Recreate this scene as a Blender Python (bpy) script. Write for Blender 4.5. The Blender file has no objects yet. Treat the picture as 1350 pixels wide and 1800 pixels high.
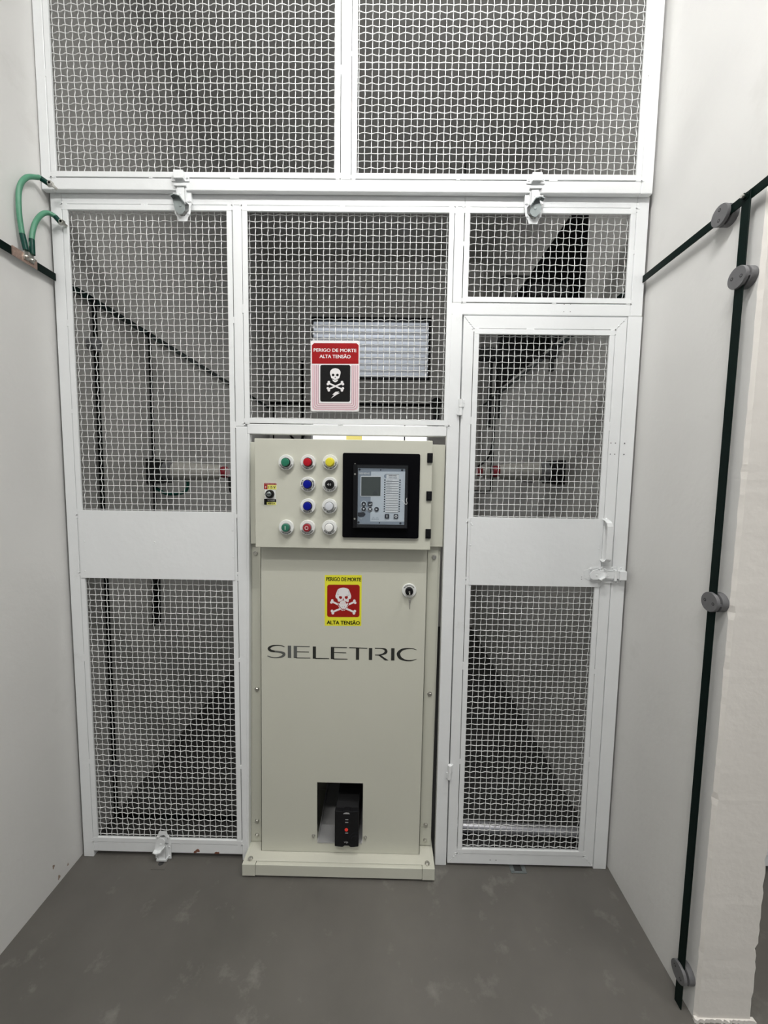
import bpy, math, random
import numpy as np
from mathutils import Vector, Matrix
random.seed(7)
sc = bpy.context.scene
COL = sc.collection
PI = math.pi

# ---------------------------------------------------------------- camera
cam_d = bpy.data.cameras.new('camera'); cam = bpy.data.objects.new('camera', cam_d); COL.objects.link(cam)
R_ = Vector((0.99982582, 0.01130418, 0.0148506)); D_ = Vector((0.01571579, -0.08074787, -0.99661065)); F_ = Vector((-0.01006671, 0.99667046, -0.08091146))
M = Matrix.Identity(4)
for i in range(3):
    M[i][0] = R_[i]; M[i][1] = -D_[i]; M[i][2] = -F_[i]
M[0][3], M[1][3], M[2][3] = 0.0, -1.4022, 1.5
cam.matrix_world = M
cam_d.sensor_fit = 'HORIZONTAL'; cam_d.sensor_width = 36.0; cam_d.lens = 680 / 1350 * 36
cam_d.clip_start = 0.02
sc.camera = cam

# ---------------------------------------------------------------- light
w = bpy.data.worlds.new('world'); sc.world = w; w.use_nodes = True
bg = w.node_tree.nodes['Background']; bg.inputs[0].default_value = (0.93, 0.96, 1.0, 1); bg.inputs[1].default_value = 0.22
def area(name, loc, sx, sy, power, color, target=None):
    l = bpy.data.lights.new(name, 'AREA'); l.shape = 'RECTANGLE'; l.size = sx; l.size_y = sy; l.energy = power; l.color = color
    o = bpy.data.objects.new(name, l); COL.objects.link(o); o.location = loc
    if target: o.rotation_euler = (Vector(target) - Vector(loc)).to_track_quat('-Z', 'Y').to_euler()
    return o
area('ceiling_lamp_front', (0.2, -1.9, 4.95), 1.2, 0.3, 10, (1.0, 0.985, 0.95))
area('ceiling_lamp_rear', (-0.7, -3.0, 4.95), 1.2, 0.3, 62, (1.0, 0.985, 0.95))
area('daylight_behind_louvre', (-.19, 3.15, 3.1), 1.3, 0.9, 14, (1.0, 1.0, 1.0), (-.19, 2.5, 2.75))
area('ceiling_lamp_side', (2.1, -1.8, 4.95), 0.3, 1.2, 34, (1.0, 0.98, 0.94))
sc.view_settings.view_transform = 'Standard'; sc.view_settings.look = 'None'; sc.view_settings.gamma = 1
sc.view_settings.use_curve_mapping = False
sc.view_settings.exposure = 0.46

# ---------------------------------------------------------------- materials
MATS = {}
def mat(name, col, rough=0.5, metal=0.0, bump=0.0, bscale=30, var=0.0, vscale=3, spec=0.5, stain=None, coat=0, trans=0, emis=None):
    m = bpy.data.materials.new(name); m.use_nodes = True; nt = m.node_tree; b = nt.nodes['Principled BSDF']
    b.inputs['Base Color'].default_value = (*col, 1); b.inputs['Roughness'].default_value = rough; b.inputs['Metallic'].default_value = metal
    b.inputs['Specular IOR Level'].default_value = spec; b.inputs['Coat Weight'].default_value = coat
    b.inputs['Transmission Weight'].default_value = trans
    tc = nt.nodes.new('ShaderNodeNewGeometry')
    if var > 0:
        n = nt.nodes.new('ShaderNodeTexNoise'); n.inputs['Scale'].default_value = vscale; n.inputs['Detail'].default_value = 5; n.inputs['Roughness'].default_value = 0.6
        nt.links.new(tc.outputs['Position'], n.inputs['Vector'])
        r = nt.nodes.new('ShaderNodeValToRGB'); r.color_ramp.elements[0].position = 0.3; r.color_ramp.elements[1].position = 0.7
        r.color_ramp.elements[0].color = (*[c * (1 - var) for c in col], 1); r.color_ramp.elements[1].color = (*[min(1, c * (1 + var)) for c in col], 1)
        nt.links.new(n.outputs['Fac'], r.inputs['Fac']); out = r.outputs['Color']
        if stain:
            scol, sscale, lo, hi, amt = stain
            n2 = nt.nodes.new('ShaderNodeTexNoise'); n2.inputs['Scale'].default_value = sscale; n2.inputs['Detail'].default_value = 8; n2.inputs['Roughness'].default_value = 0.65
            nt.links.new(tc.outputs['Position'], n2.inputs['Vector'])
            r2 = nt.nodes.new('ShaderNodeMapRange'); r2.inputs[1].default_value = lo; r2.inputs[2].default_value = hi; r2.inputs[3].default_value = 0; r2.inputs[4].default_value = amt
            nt.links.new(n2.outputs['Fac'], r2.inputs[0])
            mx = nt.nodes.new('ShaderNodeMix'); mx.data_type = 'RGBA'; mx.inputs[7].default_value = (*scol, 1)
            nt.links.new(r2.outputs[0], mx.inputs[0]); nt.links.new(out, mx.inputs[6]); out = mx.outputs[2]
        nt.links.new(out, b.inputs['Base Color'])
    if bump > 0:
        n = nt.nodes.new('ShaderNodeTexNoise'); n.inputs['Scale'].default_value = bscale; n.inputs['Detail'].default_value = 6
        nt.links.new(tc.outputs['Position'], n.inputs['Vector'])
        bp = nt.nodes.new('ShaderNodeBump'); bp.inputs['Strength'].default_value = bump; bp.inputs['Distance'].default_value = 0.004
        nt.links.new(n.outputs['Fac'], bp.inputs['Height']); nt.links.new(bp.outputs['Normal'], b.inputs['Normal'])
    if emis:
        b.inputs['Emission Color'].default_value = (*emis[0], 1); b.inputs['Emission Strength'].default_value = emis[1]
    MATS[name] = m
    return name
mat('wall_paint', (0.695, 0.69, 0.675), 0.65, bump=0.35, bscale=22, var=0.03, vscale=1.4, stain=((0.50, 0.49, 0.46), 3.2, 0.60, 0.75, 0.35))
mat('plaster_end', (0.74, 0.71, 0.67), 0.8, bump=0.25, bscale=45, var=0.04, vscale=4, stain=((0.52, 0.48, 0.43), 5, 0.60, 0.8, 0.5))
mat('ceiling_paint', (0.62, 0.62, 0.60), 0.8, var=0.03)
mat('floor_paint', (0.112, 0.106, 0.095), 0.45, bump=0.25, bscale=9, var=0.24, vscale=1.3, stain=((0.25, 0.24, 0.22), 7, 0.58, 0.72, 0.6))
mat('rubber_mat', (0.022, 0.021, 0.019), 0.6, bump=0.3, bscale=40, var=0.1)
mat('white_paint', (0.77, 0.785, 0.79), 0.35, bump=0.25, bscale=35, var=0.02, vscale=5, stain=((0.50, 0.50, 0.47), 9, 0.62, 0.80, 0.45))
mat('wire_paint', (0.72, 0.73, 0.72), 0.45)
mat('tube_glow', (1, 1, 1), 0.5, emis=((1.0, 0.99, 0.97), 190))
mat('chip_brown', (0.30, 0.23, 0.18), 0.9, bump=0.3, bscale=90, var=0.25, vscale=50)
mat('rust', (0.20, 0.075, 0.045), 0.9, bump=0.5, bscale=120, var=0.2, vscale=60)
mat('zinc', (0.27, 0.30, 0.30), 0.4, metal=0.75, var=0.1, vscale=40)
mat('wall_shaded', (0.37, 0.365, 0.35), 0.7, bump=0.3, bscale=22, var=0.04, vscale=1.4)  # wall paint darkened to put in the shade behind the mesh
mat('beige', (0.575, 0.575, 0.495), 0.42, bump=0.03, bscale=400, var=0.01)
mat('beige_worn', (0.58, 0.575, 0.50), 0.45, bump=0.04, bscale=200, var=0.02, vscale=8, stain=((0.30, 0.27, 0.20), 14, 0.62, 0.75, 0.5))
mat('dark_gap', (0.03, 0.03, 0.03), 0.8)
mat('steel', (0.55, 0.54, 0.50), 0.35, metal=0.9, var=0.08, vscale=120)
mat('galvanised', (0.62, 0.62, 0.66), 0.32, metal=0.85, var=0.08, vscale=20)
mat('black_plastic', (0.008, 0.008, 0.009), 0.42, spec=0.15)
mat('black_gloss', (0.004, 0.004, 0.005), 0.18, spec=0.35)
mat('black_matt', (0.012, 0.012, 0.012), 0.7, spec=0.15)
mat('bezel_black', (0.002, 0.002, 0.003), 0.5, spec=0.06)
mat('relay_light', (0.60, 0.63, 0.65), 0.5)
mat('relay_grey', (0.27, 0.305, 0.345), 0.5)
mat('relay_dark', (0.02, 0.022, 0.03), 0.4, spec=0.15)
mat('lcd', (0.062, 0.072, 0.062), 0.2, spec=0.15)
mat('lcd_smudge', (0.038, 0.045, 0.04), 0.3)
mat('paper', (0.75, 0.74, 0.72), 0.6)
mat('disc_white', (0.74, 0.75, 0.73), 0.4)
mat('ink', (0.005, 0.005, 0.005), 0.6, spec=0.15)
mat('logo_ink', (0.03, 0.031, 0.028), 0.5, spec=0.15)
mat('logo_ink_pale', (0.10, 0.105, 0.10), 0.5)
mat('btn_green', (0.010, 0.17, 0.095), 0.35)
mat('btn_green_flat', (0.02, 0.16, 0.10), 0.45)
mat('btn_red', (0.42, 0.012, 0.022), 0.35, spec=0.15)
mat('btn_red_flat', (0.30, 0.012, 0.022), 0.45)
mat('btn_yellow', (0.70, 0.62, 0.03), 0.35)
mat('btn_blue', (0.003, 0.008, 0.24), 0.35, spec=0.15)
mat('btn_clear', (0.60, 0.62, 0.66), 0.3)
mat('btn_white', (0.80, 0.80, 0.78), 0.3)
mat('collar_grey', (0.25, 0.26, 0.27), 0.35, metal=0.5)
mat('sign_white', (0.78, 0.76, 0.76), 0.35)
mat('sign_red', (0.30, 0.010, 0.012), 0.35, spec=0.15)
mat('sign_pink', (0.72, 0.50, 0.54), 0.4)
mat('sign_stripe', (0.24, 0.07, 0.12), 0.4)
mat('sticker_yellow', (0.78, 0.74, 0.035), 0.4)
mat('sticker_red', (0.31, 0.013, 0.011), 0.4, spec=0.15)
mat('label_yellow', (0.72, 0.70, 0.18), 0.5)
mat('bar_green', (0.002, 0.008, 0.0065), 0.5, spec=0.1, var=0.2, vscale=25)
mat('bar_black', (0.002, 0.0025, 0.0025), 0.6, spec=0.05)
mat('cable_green', (0.075, 0.255, 0.155), 0.42, var=0.06, vscale=40)
mat('tape_green', (0.004, 0.045, 0.033), 0.35, spec=0.15)
mat('pvc_grey', (0.135, 0.135, 0.14), 0.5, bump=0.1, bscale=150, var=0.05, vscale=40)
mat('copper_tinned', (0.50, 0.36, 0.30), 0.4, metal=0.6, var=0.2, vscale=150)
mat('epoxy_beige', (0.40, 0.39, 0.36), 0.3)
mat('cap_red', (0.22, 0.008, 0.018), 0.35)
mat('device_black', (0.010, 0.010, 0.011), 0.35, spec=0.15)
mat('device_top', (0.02, 0.02, 0.021), 0.5, spec=0.15)
mat('led_red', (0.35, 0.02, 0.015), 0.3, spec=0.15, emis=((1.0, 0.06, 0.04), 0.25))
mat('print_highlight_grey', (0.40, 0.40, 0.40), 0.5)
mat('tray_steel', (0.42, 0.42, 0.42), 0.4, metal=0.3)
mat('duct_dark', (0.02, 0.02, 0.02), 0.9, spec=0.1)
mat('pane_lit', (0.8, 0.8, 0.8), 0.5, emis=((1.0, 1.0, 1.0), 0.9))
mat('window_black', (0.01, 0.01, 0.01), 0.5, spec=0.15)
mat('amber_label_glow', (0.90, 0.80, 0.22), 0.5, emis=((1.0, 0.85, 0.25), 0.45))  # yellow label on the pane, given a glow of its own
def glassy(name, col, alpha_mix, rough=0.05):
    m = bpy.data.materials.new(name); m.use_nodes = True; nt = m.node_tree; nt.nodes.clear()
    o = nt.nodes.new('ShaderNodeOutputMaterial'); mix = nt.nodes.new('ShaderNodeMixShader'); t = nt.nodes.new('ShaderNodeBsdfTransparent'); g = nt.nodes.new('ShaderNodeBsdfGlossy')
    g.inputs['Roughness'].default_value = rough; g.inputs['Color'].default_value = (1, 1, 1, 1); t.inputs['Color'].default_value = (*col, 1)
    mix.inputs[0].default_value = alpha_mix
    nt.links.new(t.outputs[0], mix.inputs[1]); nt.links.new(g.outputs[0], mix.inputs[2]); nt.links.new(mix.outputs[0], o.inputs[0]); MATS[name] = m
glassy('acrylic', (0.93, 0.95, 0.97), 0.04)
def translucent(name, col):
    m = bpy.data.materials.new(name); m.use_nodes = True; nt = m.node_tree; nt.nodes.clear()
    o = nt.nodes.new('ShaderNodeOutputMaterial'); mix = nt.nodes.new('ShaderNodeMixShader'); t = nt.nodes.new('ShaderNodeBsdfTranslucent'); d = nt.nodes.new('ShaderNodeBsdfDiffuse')
    t.inputs['Color'].default_value = (*col, 1); d.inputs['Color'].default_value = (*col, 1); mix.inputs[0].default_value = 0.45
    nt.links.new(t.outputs[0], mix.inputs[1]); nt.links.new(d.outputs[0], mix.inputs[2]); nt.links.new(mix.outputs[0], o.inputs[0]); MATS[name] = m
translucent('frosted_slat', (0.80, 0.82, 0.85))

# ---------------------------------------------------------------- builder
WORLD = {}
def wloc(o): return WORLD.get(o.name, Vector((0, 0, 0))) if o else Vector((0, 0, 0))
GLYPH = {}
def glyphs(s, bold=0.0):
    key = (s, bold)
    if key not in GLYPH:
        c = bpy.data.curves.new('t', 'FONT'); c.body = s; c.size = 1; c.offset = bold; c.resolution_u = 3
        o = bpy.data.objects.new('t', c); COL.objects.link(o)
        bpy.context.view_layer.update()
        me = bpy.data.meshes.new_from_object(o.evaluated_get(bpy.context.evaluated_depsgraph_get()))
        vs = [(v.co.x, v.co.y) for v in me.vertices]; fs = [tuple(p.vertices) for p in me.polygons]
        bpy.data.objects.remove(o); bpy.data.meshes.remove(me); bpy.data.curves.remove(c)
        GLYPH[key] = (vs, fs)
    return GLYPH[key]

class MB:
    def __init__(self): self.v = []; self.f = []; self.m = []; self.mats = []
    def mi(self, m):
        if m not in self.mats: self.mats.append(m)
        return self.mats.index(m)
    def add(self, vs, fs, m):
        n = len(self.v); k = self.mi(m); self.v += [tuple(p) for p in vs]
        for f in fs: self.f.append(tuple(i + n for i in f)); self.m.append(k)
        return self
    def box(self, x0, x1, y0, y1, z0, z1, m):
        x0, x1 = sorted((x0, x1)); y0, y1 = sorted((y0, y1)); z0, z1 = sorted((z0, z1))
        vs = [(x0, y0, z0), (x1, y0, z0), (x1, y1, z0), (x0, y1, z0), (x0, y0, z1), (x1, y0, z1), (x1, y1, z1), (x0, y1, z1)]
        return self.add(vs, [(0, 3, 2, 1), (4, 5, 6, 7), (0, 1, 5, 4), (1, 2, 6, 5), (2, 3, 7, 6), (3, 0, 4, 7)], m)
    def prism(self, pts, a0, a1, m, axis='y'):
        """pts 2D polygon; axis 'y': pts are (x,z), extruded from y=a0 (front) to a1."""
        n = len(pts)
        area2 = sum(pts[i][0] * pts[(i + 1) % n][1] - pts[(i + 1) % n][0] * pts[i][1] for i in range(n))
        if area2 < 0: pts = pts[::-1]
        if axis == 'y': P = lambda p, a: (p[0], a, p[1])
        elif axis == 'x': P = lambda p, a: (a, p[0], p[1])
        else: P = lambda p, a: (p[0], p[1], a)
        vs = [P(p, a0) for p in pts] + [P(p, a1) for p in pts]
        fs = [tuple(range(n)), tuple(range(2 * n - 1, n - 1, -1))] + [(i, i + n, (i + 1) % n + n, (i + 1) % n) for i in range(n)]
        if (axis == 'y') == (a1 < a0) or (axis != 'y' and a1 < a0): pass
        return self.add(vs, fs, m)
    def flat(self, pts, y, m, t=0.0003): return self.prism(pts, y, y + t, m)
    def cyl(self, p0, p1, r0, r1=None, m='steel', n=20, caps=True):
        r1 = r0 if r1 is None else r1
        p0 = Vector(p0); p1 = Vector(p1); d = (p1 - p0).normalized(); a = d.orthogonal().normalized(); b = d.cross(a)
        vs = []
        for p, r in ((p0, r0), (p1, r1)):
            for i in range(n):
                t = 2 * PI * i / n; vs.append(p + a * (r * math.cos(t)) + b * (r * math.sin(t)))
        fs = [(i, (i + 1) % n, (i + 1) % n + n, i + n) for i in range(n)]
        if caps: fs += [tuple(range(n - 1, -1, -1)), tuple(range(n, 2 * n))]
        return self.add(vs, fs, m)
    def lathe(self, p0, d, prof, m, n=32):
        """prof: list of (distance along d, radius)"""
        p0 = Vector(p0); d = Vector(d).normalized(); a = d.orthogonal().normalized(); b = d.cross(a); vs = []; fs = []
        for (h, r) in prof:
            for i in range(n):
                t = 2 * PI * i / n; vs.append(p0 + d * h + a * (r * math.cos(t)) + b * (r * math.sin(t)))
        for k in range(len(prof) - 1):
            for i in range(n): fs.append((k * n + i, k * n + (i + 1) % n, (k + 1) * n + (i + 1) % n, (k + 1) * n + i))
        fs.append(tuple(range(n - 1, -1, -1))); fs.append(tuple(range((len(prof) - 1) * n, len(prof) * n)))
        return self.add(vs, fs, m)
    def tube(self, pts, r, m, n=12, sub=6):
        P = [Vector(p) for p in pts]
        if sub > 1 and len(P) > 2:
            Q = []
            for i in range(len(P) - 1):
                a = P[max(i - 1, 0)]; b = P[i]; c = P[i + 1]; d = P[min(i + 2, len(P) - 1)]
                for k in range(sub):
                    t = k / sub
                    Q.append(0.5 * ((2 * b) + (c - a) * t + (2 * a - 5 * b + 4 * c - d) * t * t + (3 * b - a - 3 * c + d) * t ** 3))
            Q.append(P[-1]); P = Q
        vs = []; fs = []; up = None
        for i, p in enumerate(P):
            d = (P[min(i + 1, len(P) - 1)] - P[max(i - 1, 0)]).normalized()
            a = d.orthogonal().normalized() if up is None else (up - d * up.dot(d)).normalized()
            up = a; b = d.cross(a)
            for k in range(n):
                t = 2 * PI * k / n; vs.append(p + a * (r * math.cos(t)) + b * (r * math.sin(t)))
        for i in range(len(P) - 1):
            for k in range(n): fs.append((i * n + k, i * n + (k + 1) % n, (i + 1) * n + (k + 1) % n, (i + 1) * n + k))
        fs.append(tuple(range(n - 1, -1, -1))); fs.append(tuple(range((len(P) - 1) * n, len(P) * n)))
        return self.add(vs, fs, m)
    def text(self, s, x0, x1, z0, z1, y, m, bold=0.0):
        vs, fs = glyphs(s, 0)
        if not vs: return self
        if bold > 0:
            h = (z1 - z0) * min(bold, .04) * 1.1
            for k, (du, dv) in enumerate(((-h, 0), (h, 0), (0, -h * .6), (0, h * .6))): self.text(s, x0 + h + du, x1 - h + du, z0 + h * .6 + dv, z1 - h * .6 + dv, y - .00002 * k, m, 0)
            return self
        ax = min(v[0] for v in vs); bx = max(v[0] for v in vs); az = min(v[1] for v in vs); bz = max(v[1] for v in vs)
        return self.add([(x0 + (v[0] - ax) / (bx - ax) * (x1 - x0), y, z0 + (v[1] - az) / (bz - az) * (z1 - z0)) for v in vs], fs, m)
    def textc(self, s, cx, cz, h, y, m, bold=0.0, wmax=None):
        vs, fs = glyphs(s, bold); ax = min(v[0] for v in vs); bx = max(v[0] for v in vs); az = min(v[1] for v in vs); bz = max(v[1] for v in vs)
        k = h / (bz - az); wd = (bx - ax) * k
        if wmax: wd = min(wd, wmax)
        return self.text(s, cx - wd / 2, cx + wd / 2, cz - h / 2, cz + h / 2, y, m, bold)
    def arc_text(self, s, cx, cz, r, h, y, m, span, top=False, bold=0.02, centre=None):
        """letters around a ring; span = total angle in degrees"""
        n = len(s); c0 = (90 if top else -90) if centre is None else centre
        for i, ch in enumerate(s):
            if ch == ' ': continue
            u = (i + 0.5) / n - 0.5
            ang = math.radians(c0 + (-u if top else u) * span)
            vs, fs = glyphs(ch, bold); ax = min(v[0] for v in vs); bx = max(v[0] for v in vs)
            k = h / 0.7; mx = (ax + bx) / 2
            rad = Vector((math.cos(ang), math.sin(ang)))
            upv = rad if top else -rad
            rt = Vector((upv.y, -upv.x))
            base = Vector((cx, cz)) + rad * r - upv * (h / 2)
            self.add([(base.x + rt.x * (v[0] - mx) * k + upv.x * v[1] * k, y, base.y + rt.y * (v[0] - mx) * k + upv.y * v[1] * k) for v in vs], fs, m)
        return self
    def build(self, name, parent=None, smooth=False, bevel=0, seg=2, label=None, recalc=True):
        me = bpy.data.meshes.new(name)
        V = np.array(self.v, dtype=float); c = (V.min(0) + V.max(0)) / 2; c = Vector(c)
        me.from_pydata([(a[0] - c.x, a[1] - c.y, a[2] - c.z) for a in self.v], [], self.f)
        for m in self.mats: me.materials.append(MATS[m])
        me.polygons.foreach_set('material_index', self.m)
        if recalc:
            import bmesh
            bm = bmesh.new(); bm.from_mesh(me); bmesh.ops.recalc_face_normals(bm, faces=bm.faces); bm.to_mesh(me); bm.free()
        if smooth:
            for p in me.polygons: p.use_smooth = True
            try: me.set_sharp_from_angle(angle=math.radians(38))
            except Exception: pass
        o = bpy.data.objects.new(name, me); COL.objects.link(o)
        if parent: o.parent = parent
        o.location = c - wloc(parent); WORLD[o.name] = c
        if bevel:
            b = o.modifiers.new('bevel', 'BEVEL'); b.width = bevel; b.segments = seg; b.limit_method = 'ANGLE'; b.angle_limit = math.radians(40)
        if label: o['label'] = label
        me.update()
        return o
def thing(name, label, cat, loc=(0, 0, 0), group=None):
    o = bpy.data.objects.new(name, None); COL.objects.link(o); o.location = loc; o.empty_display_size = 0.05
    WORLD[o.name] = Vector(loc); o['label'] = label; o['category'] = cat
    if group: o['group'] = group
    return o
def tag(o, label, cat, group=None):
    o['label'] = label; o['category'] = cat
    if group: o['group'] = group
    return o
def struct(o): o['kind'] = 'structure'; return o
def rrect(x0, x1, z0, z1, r, n=5):
    x0, x1 = sorted((x0, x1)); z0, z1 = sorted((z0, z1)); pts = []
    for cx, cz, a in ((x1 - r, z1 - r, 0), (x0 + r, z1 - r, 90), (x0 + r, z0 + r, 180), (x1 - r, z0 + r, 270)):
        for i in range(n + 1):
            t = math.radians(a + 90 * i / n); pts.append((cx + r * math.cos(t), cz + r * math.sin(t)))
    return pts
def circ(cx, cz, r, n=24, rz=None): return [(cx + r * math.cos(2 * PI * i / n), cz + (rz or r) * math.sin(2 * PI * i / n)) for i in range(n)]
def smooth(pts, it=2):
    for _ in range(it):
        out = []
        for i in range(len(pts)):
            p, q = pts[i], pts[(i + 1) % len(pts)]
            out += [(p[0] * .78 + q[0] * .22, p[1] * .78 + q[1] * .22), (p[0] * .22 + q[0] * .78, p[1] * .22 + q[1] * .78)]
        pts = out
    return pts
def bar2(p, q, wd):
    p = Vector(p); q = Vector(q); d = (q - p).normalized(); n = Vector((-d.y, d.x)) * wd / 2
    return [tuple(p + n), tuple(p - n), tuple(q - n), tuple(q + n)]

XL, XR, YB, CEIL = -1.1936, 0.885, 2.5, 3.6
HALL = 5.0
XF = 3.0     # far wall of the neighbouring bay
YR = -4.6
# ---------------------------------------------------------------- room shell
m = MB(); m.box(XL - .16, XF + .15, YR, YB + .15, -.1, 0, 'floor_paint'); struct(m.build('floor'))
m = MB(); m.box(XL - .16, XF + .15, YR, .0, HALL, HALL + .12, 'ceiling_paint'); m.box(XL - .16, XF + .15, -.02, YB + .15, CEIL, CEIL + .12, 'wall_shaded'); m.box(XL, XF, -.02, .10, CEIL + .12, HALL + .12, 'wall_paint'); struct(m.build('ceiling'))
m = MB(); m.box(XL - .16, XL, YR, .012, 0, HALL, 'wall_paint'); m.box(XL - .16, XL, .012, YB + .15, 0, CEIL, 'wall_shaded'); wl_ = struct(m.build('wall_left'))
# right partition wall: plain slabs round a dark recess, and a rough plastered end
NY0, NY1, NZ0, NZ1 = .455, 1.95, 2.25, 2.83
m = MB(); x0, x1 = XR, XR + .16
m.box(x0, x1, -.40, .012, 0, CEIL, 'wall_paint'); m.box(x0, x1, .012, NY0, 0, CEIL, 'wall_shaded'); m.box(x0, x1, NY1, YB, 0, CEIL, 'wall_shaded')
m.box(x0, x1, NY0, NY1, 0, NZ0, 'wall_shaded'); m.box(x0, x1, NY0, NY1, NZ1, CEIL, 'wall_shaded')
# end of the wall, lofted in thin slices so its arrises are chipped
rs = random.Random(3); N = 190; vs = []; fs = []
jl = jr = 0
for i in range(N + 1):
    z = CEIL * i / N
    jl = rs.gauss(0, .0006) - (abs(rs.gauss(0, .0022)) if rs.random() < .08 else 0)
    jr = rs.gauss(0, .0009) - (abs(rs.gauss(0, .004)) if rs.random() < .10 else 0)
    fy = -.425 + rs.gauss(0, .0001)
    vs += [(x0, -.40, z), (x0, fy + .008 - jl, z), (x0 + .007 - jl * .6, fy, z), (x1 - .008 + jr, fy, z), (x1 + jr * .4, fy + .010 - jr, z), (x1, -.40, z)]
for i in range(N):
    for k in range(5): fs.append((i * 6 + k, i * 6 + k + 1, (i + 1) * 6 + k + 1, (i + 1) * 6 + k))
n0 = len(m.f); m.add(vs, fs, 'plaster_end')
ki = m.mi('wall_paint')
for j, f in enumerate(fs):
    if j % 5 == 0: m.m[n0 + j] = ki
struct(m.build('wall_right', recalc=False))
m = MB()   # lining of the recess, its unlit darkness put into the colour
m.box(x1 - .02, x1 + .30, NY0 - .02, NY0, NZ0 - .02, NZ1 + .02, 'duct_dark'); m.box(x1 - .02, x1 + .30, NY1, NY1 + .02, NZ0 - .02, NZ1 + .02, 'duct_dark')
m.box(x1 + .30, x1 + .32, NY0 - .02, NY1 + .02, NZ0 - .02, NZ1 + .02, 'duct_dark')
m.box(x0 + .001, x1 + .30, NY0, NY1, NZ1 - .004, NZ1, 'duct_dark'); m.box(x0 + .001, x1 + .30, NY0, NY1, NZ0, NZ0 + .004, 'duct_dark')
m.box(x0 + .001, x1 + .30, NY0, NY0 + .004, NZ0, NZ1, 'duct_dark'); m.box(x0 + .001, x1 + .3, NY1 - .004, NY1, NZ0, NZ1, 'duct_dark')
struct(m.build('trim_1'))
# ragged mortar line where the wall end meets the floor
m = MB(); xs = np.linspace(x0 - .004, x1 + .004, 34); base = [(x, -.42) for x in (x1 + .003, x0 - .003)]
front = [(float(x), -.4265 - abs(rs.gauss(0, .0025))) for x in xs]
m.prism(front + base, 0, .011, 'plaster_end', axis='z'); struct(m.build('trim_2'))
# back wall with two openings
WX0, WX1 = -.775, .39
m = MB(); y0, y1 = YB, YB + .15
m.box(XL, WX0, y0, y1, 0, CEIL, 'wall_shaded'); m.box(WX1, XF, y0, y1, 0, CEIL, 'wall_shaded')
m.box(WX0, WX1, y0, y1, 3.075, CEIL, 'wall_shaded'); m.box(WX0, WX1, y0, y1, 2.085, 2.49, 'wall_shaded'); m.box(WX0, WX1, y0, y1, 0, .95, 'wall_shaded')
struct(m.build('wall_back'))
m = MB(); m.box(XF, XF + .15, YR, YB, 0, HALL, 'wall_paint'); struct(m.build('wall_far_right'))
# upper louvred window
m = MB(); t = .022
m.box(WX0, WX1, YB - .012, YB + .05, 3.055, 3.078, 'window_black'); m.box(WX0, WX1, YB - .012, YB + .05, 2.488, 2.512, 'window_black')
m.box(WX0, WX0 + .012, YB - .012, YB + .05, 2.49, 3.075, 'window_black'); m.box(WX1 - .02, WX1, YB - .012, YB + .05, 2.49, 3.075, 'window_black')
win = struct(m.build('window_1'))
for k in range(9):
    z = 2.516 + k * .0605; m = MB()
    m.prism([(YB + .015, z), (YB + .062, z + .058), (YB + .066, z + .058), (YB + .019, z)], WX0 + .012, WX1 - .02, 'frosted_slat', axis='x')
    m.box(WX0 + .012, WX1 - .02, YB + .008, YB + .018, z - .002, z + .012, 'frosted_slat')  # lip added to draw the bright lower edge of the slat
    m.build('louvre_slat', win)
m = MB(); m.box(WX0, WX1, YB - .012, YB + .05, 2.062, 2.088, 'window_black'); m.box(WX0, WX0 + .015, YB - .01, YB + .05, .95, 2.07, 'white_paint')
m.box(WX1 - .015, WX1, YB - .01, YB + .05, .95, 2.07, 'white_paint'); m.box(WX0, WX1, YB - .01, YB + .05, .95, .97, 'white_paint')
m.box(.148, .160, YB - .014, YB + .02, .96, 2.07, 'window_black')
win = struct(m.build('window_2'))
m = MB(); m.box(WX0 + .012, WX1 - .012, YB + .022, YB + .03, .96, 2.07, 'pane_lit'); m.box(-.43, -.27, YB + .010, YB + .0195, 1.88, 2.02, 'amber_label_glow'); m.build('window_pane', win)
# pendant tube luminaire over the bay in front of the partition
lf = thing('tube_luminaire', 'white pendant luminaire with one bright tube hanging above the control panel', 'lamp', (.14, -.86, 3.10))
m = MB(); m.box(-.22, .50, -.91, -.81, 3.12, 3.165, 'white_paint'); m.box(-.21, -.18, -.88, -.84, 3.07, 3.12, 'white_paint'); m.box(.46, .49, -.88, -.84, 3.07, 3.12, 'white_paint')
m.build('luminaire_body', lf, bevel=.004)
for x in (-.10, .38):
    m = MB(); m.cyl((x, -.86, 3.165), (x, -.86, HALL), .003, None, 'steel', 8); m.build('suspension_rod', lf)
m = MB(); m.cyl((-.18, -.86, 3.088), (.46, -.86, 3.088), .014, None, 'tube_glow', 16); m.build('fluorescent_tube', lf, smooth=True)
m = MB()
for (y, z, r) in ((-.12, .085, .007), (-.10, .022, .008), (-.335, .085, .010), (-.36, .020, .006), (-.52, .015, .008), (-.06, .03, .005)):
    m.prism([(y + r * (1 + .3 * math.sin(3 * t + y * 40)) * math.cos(t) * .6, z + r * (1 + .3 * math.sin(3 * t + y * 40)) * math.sin(t)) for t in np.linspace(0, 2 * PI, 16, endpoint=False)], XL - .002, XL + .0004, 'chip_brown', axis='x')
m.build('paint_chips', wl_, label='small brown chips in the paint low on the left wall')
# dark floor covering inside the enclosure
m = MB(); m.box(XL + .004, XR - .004, .035, YB - .01, 0, .006, 'rubber_mat')
tag(m.build('floor_mat'), 'dark rubber matting covering the floor inside the mesh enclosure', 'mat')

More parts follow.
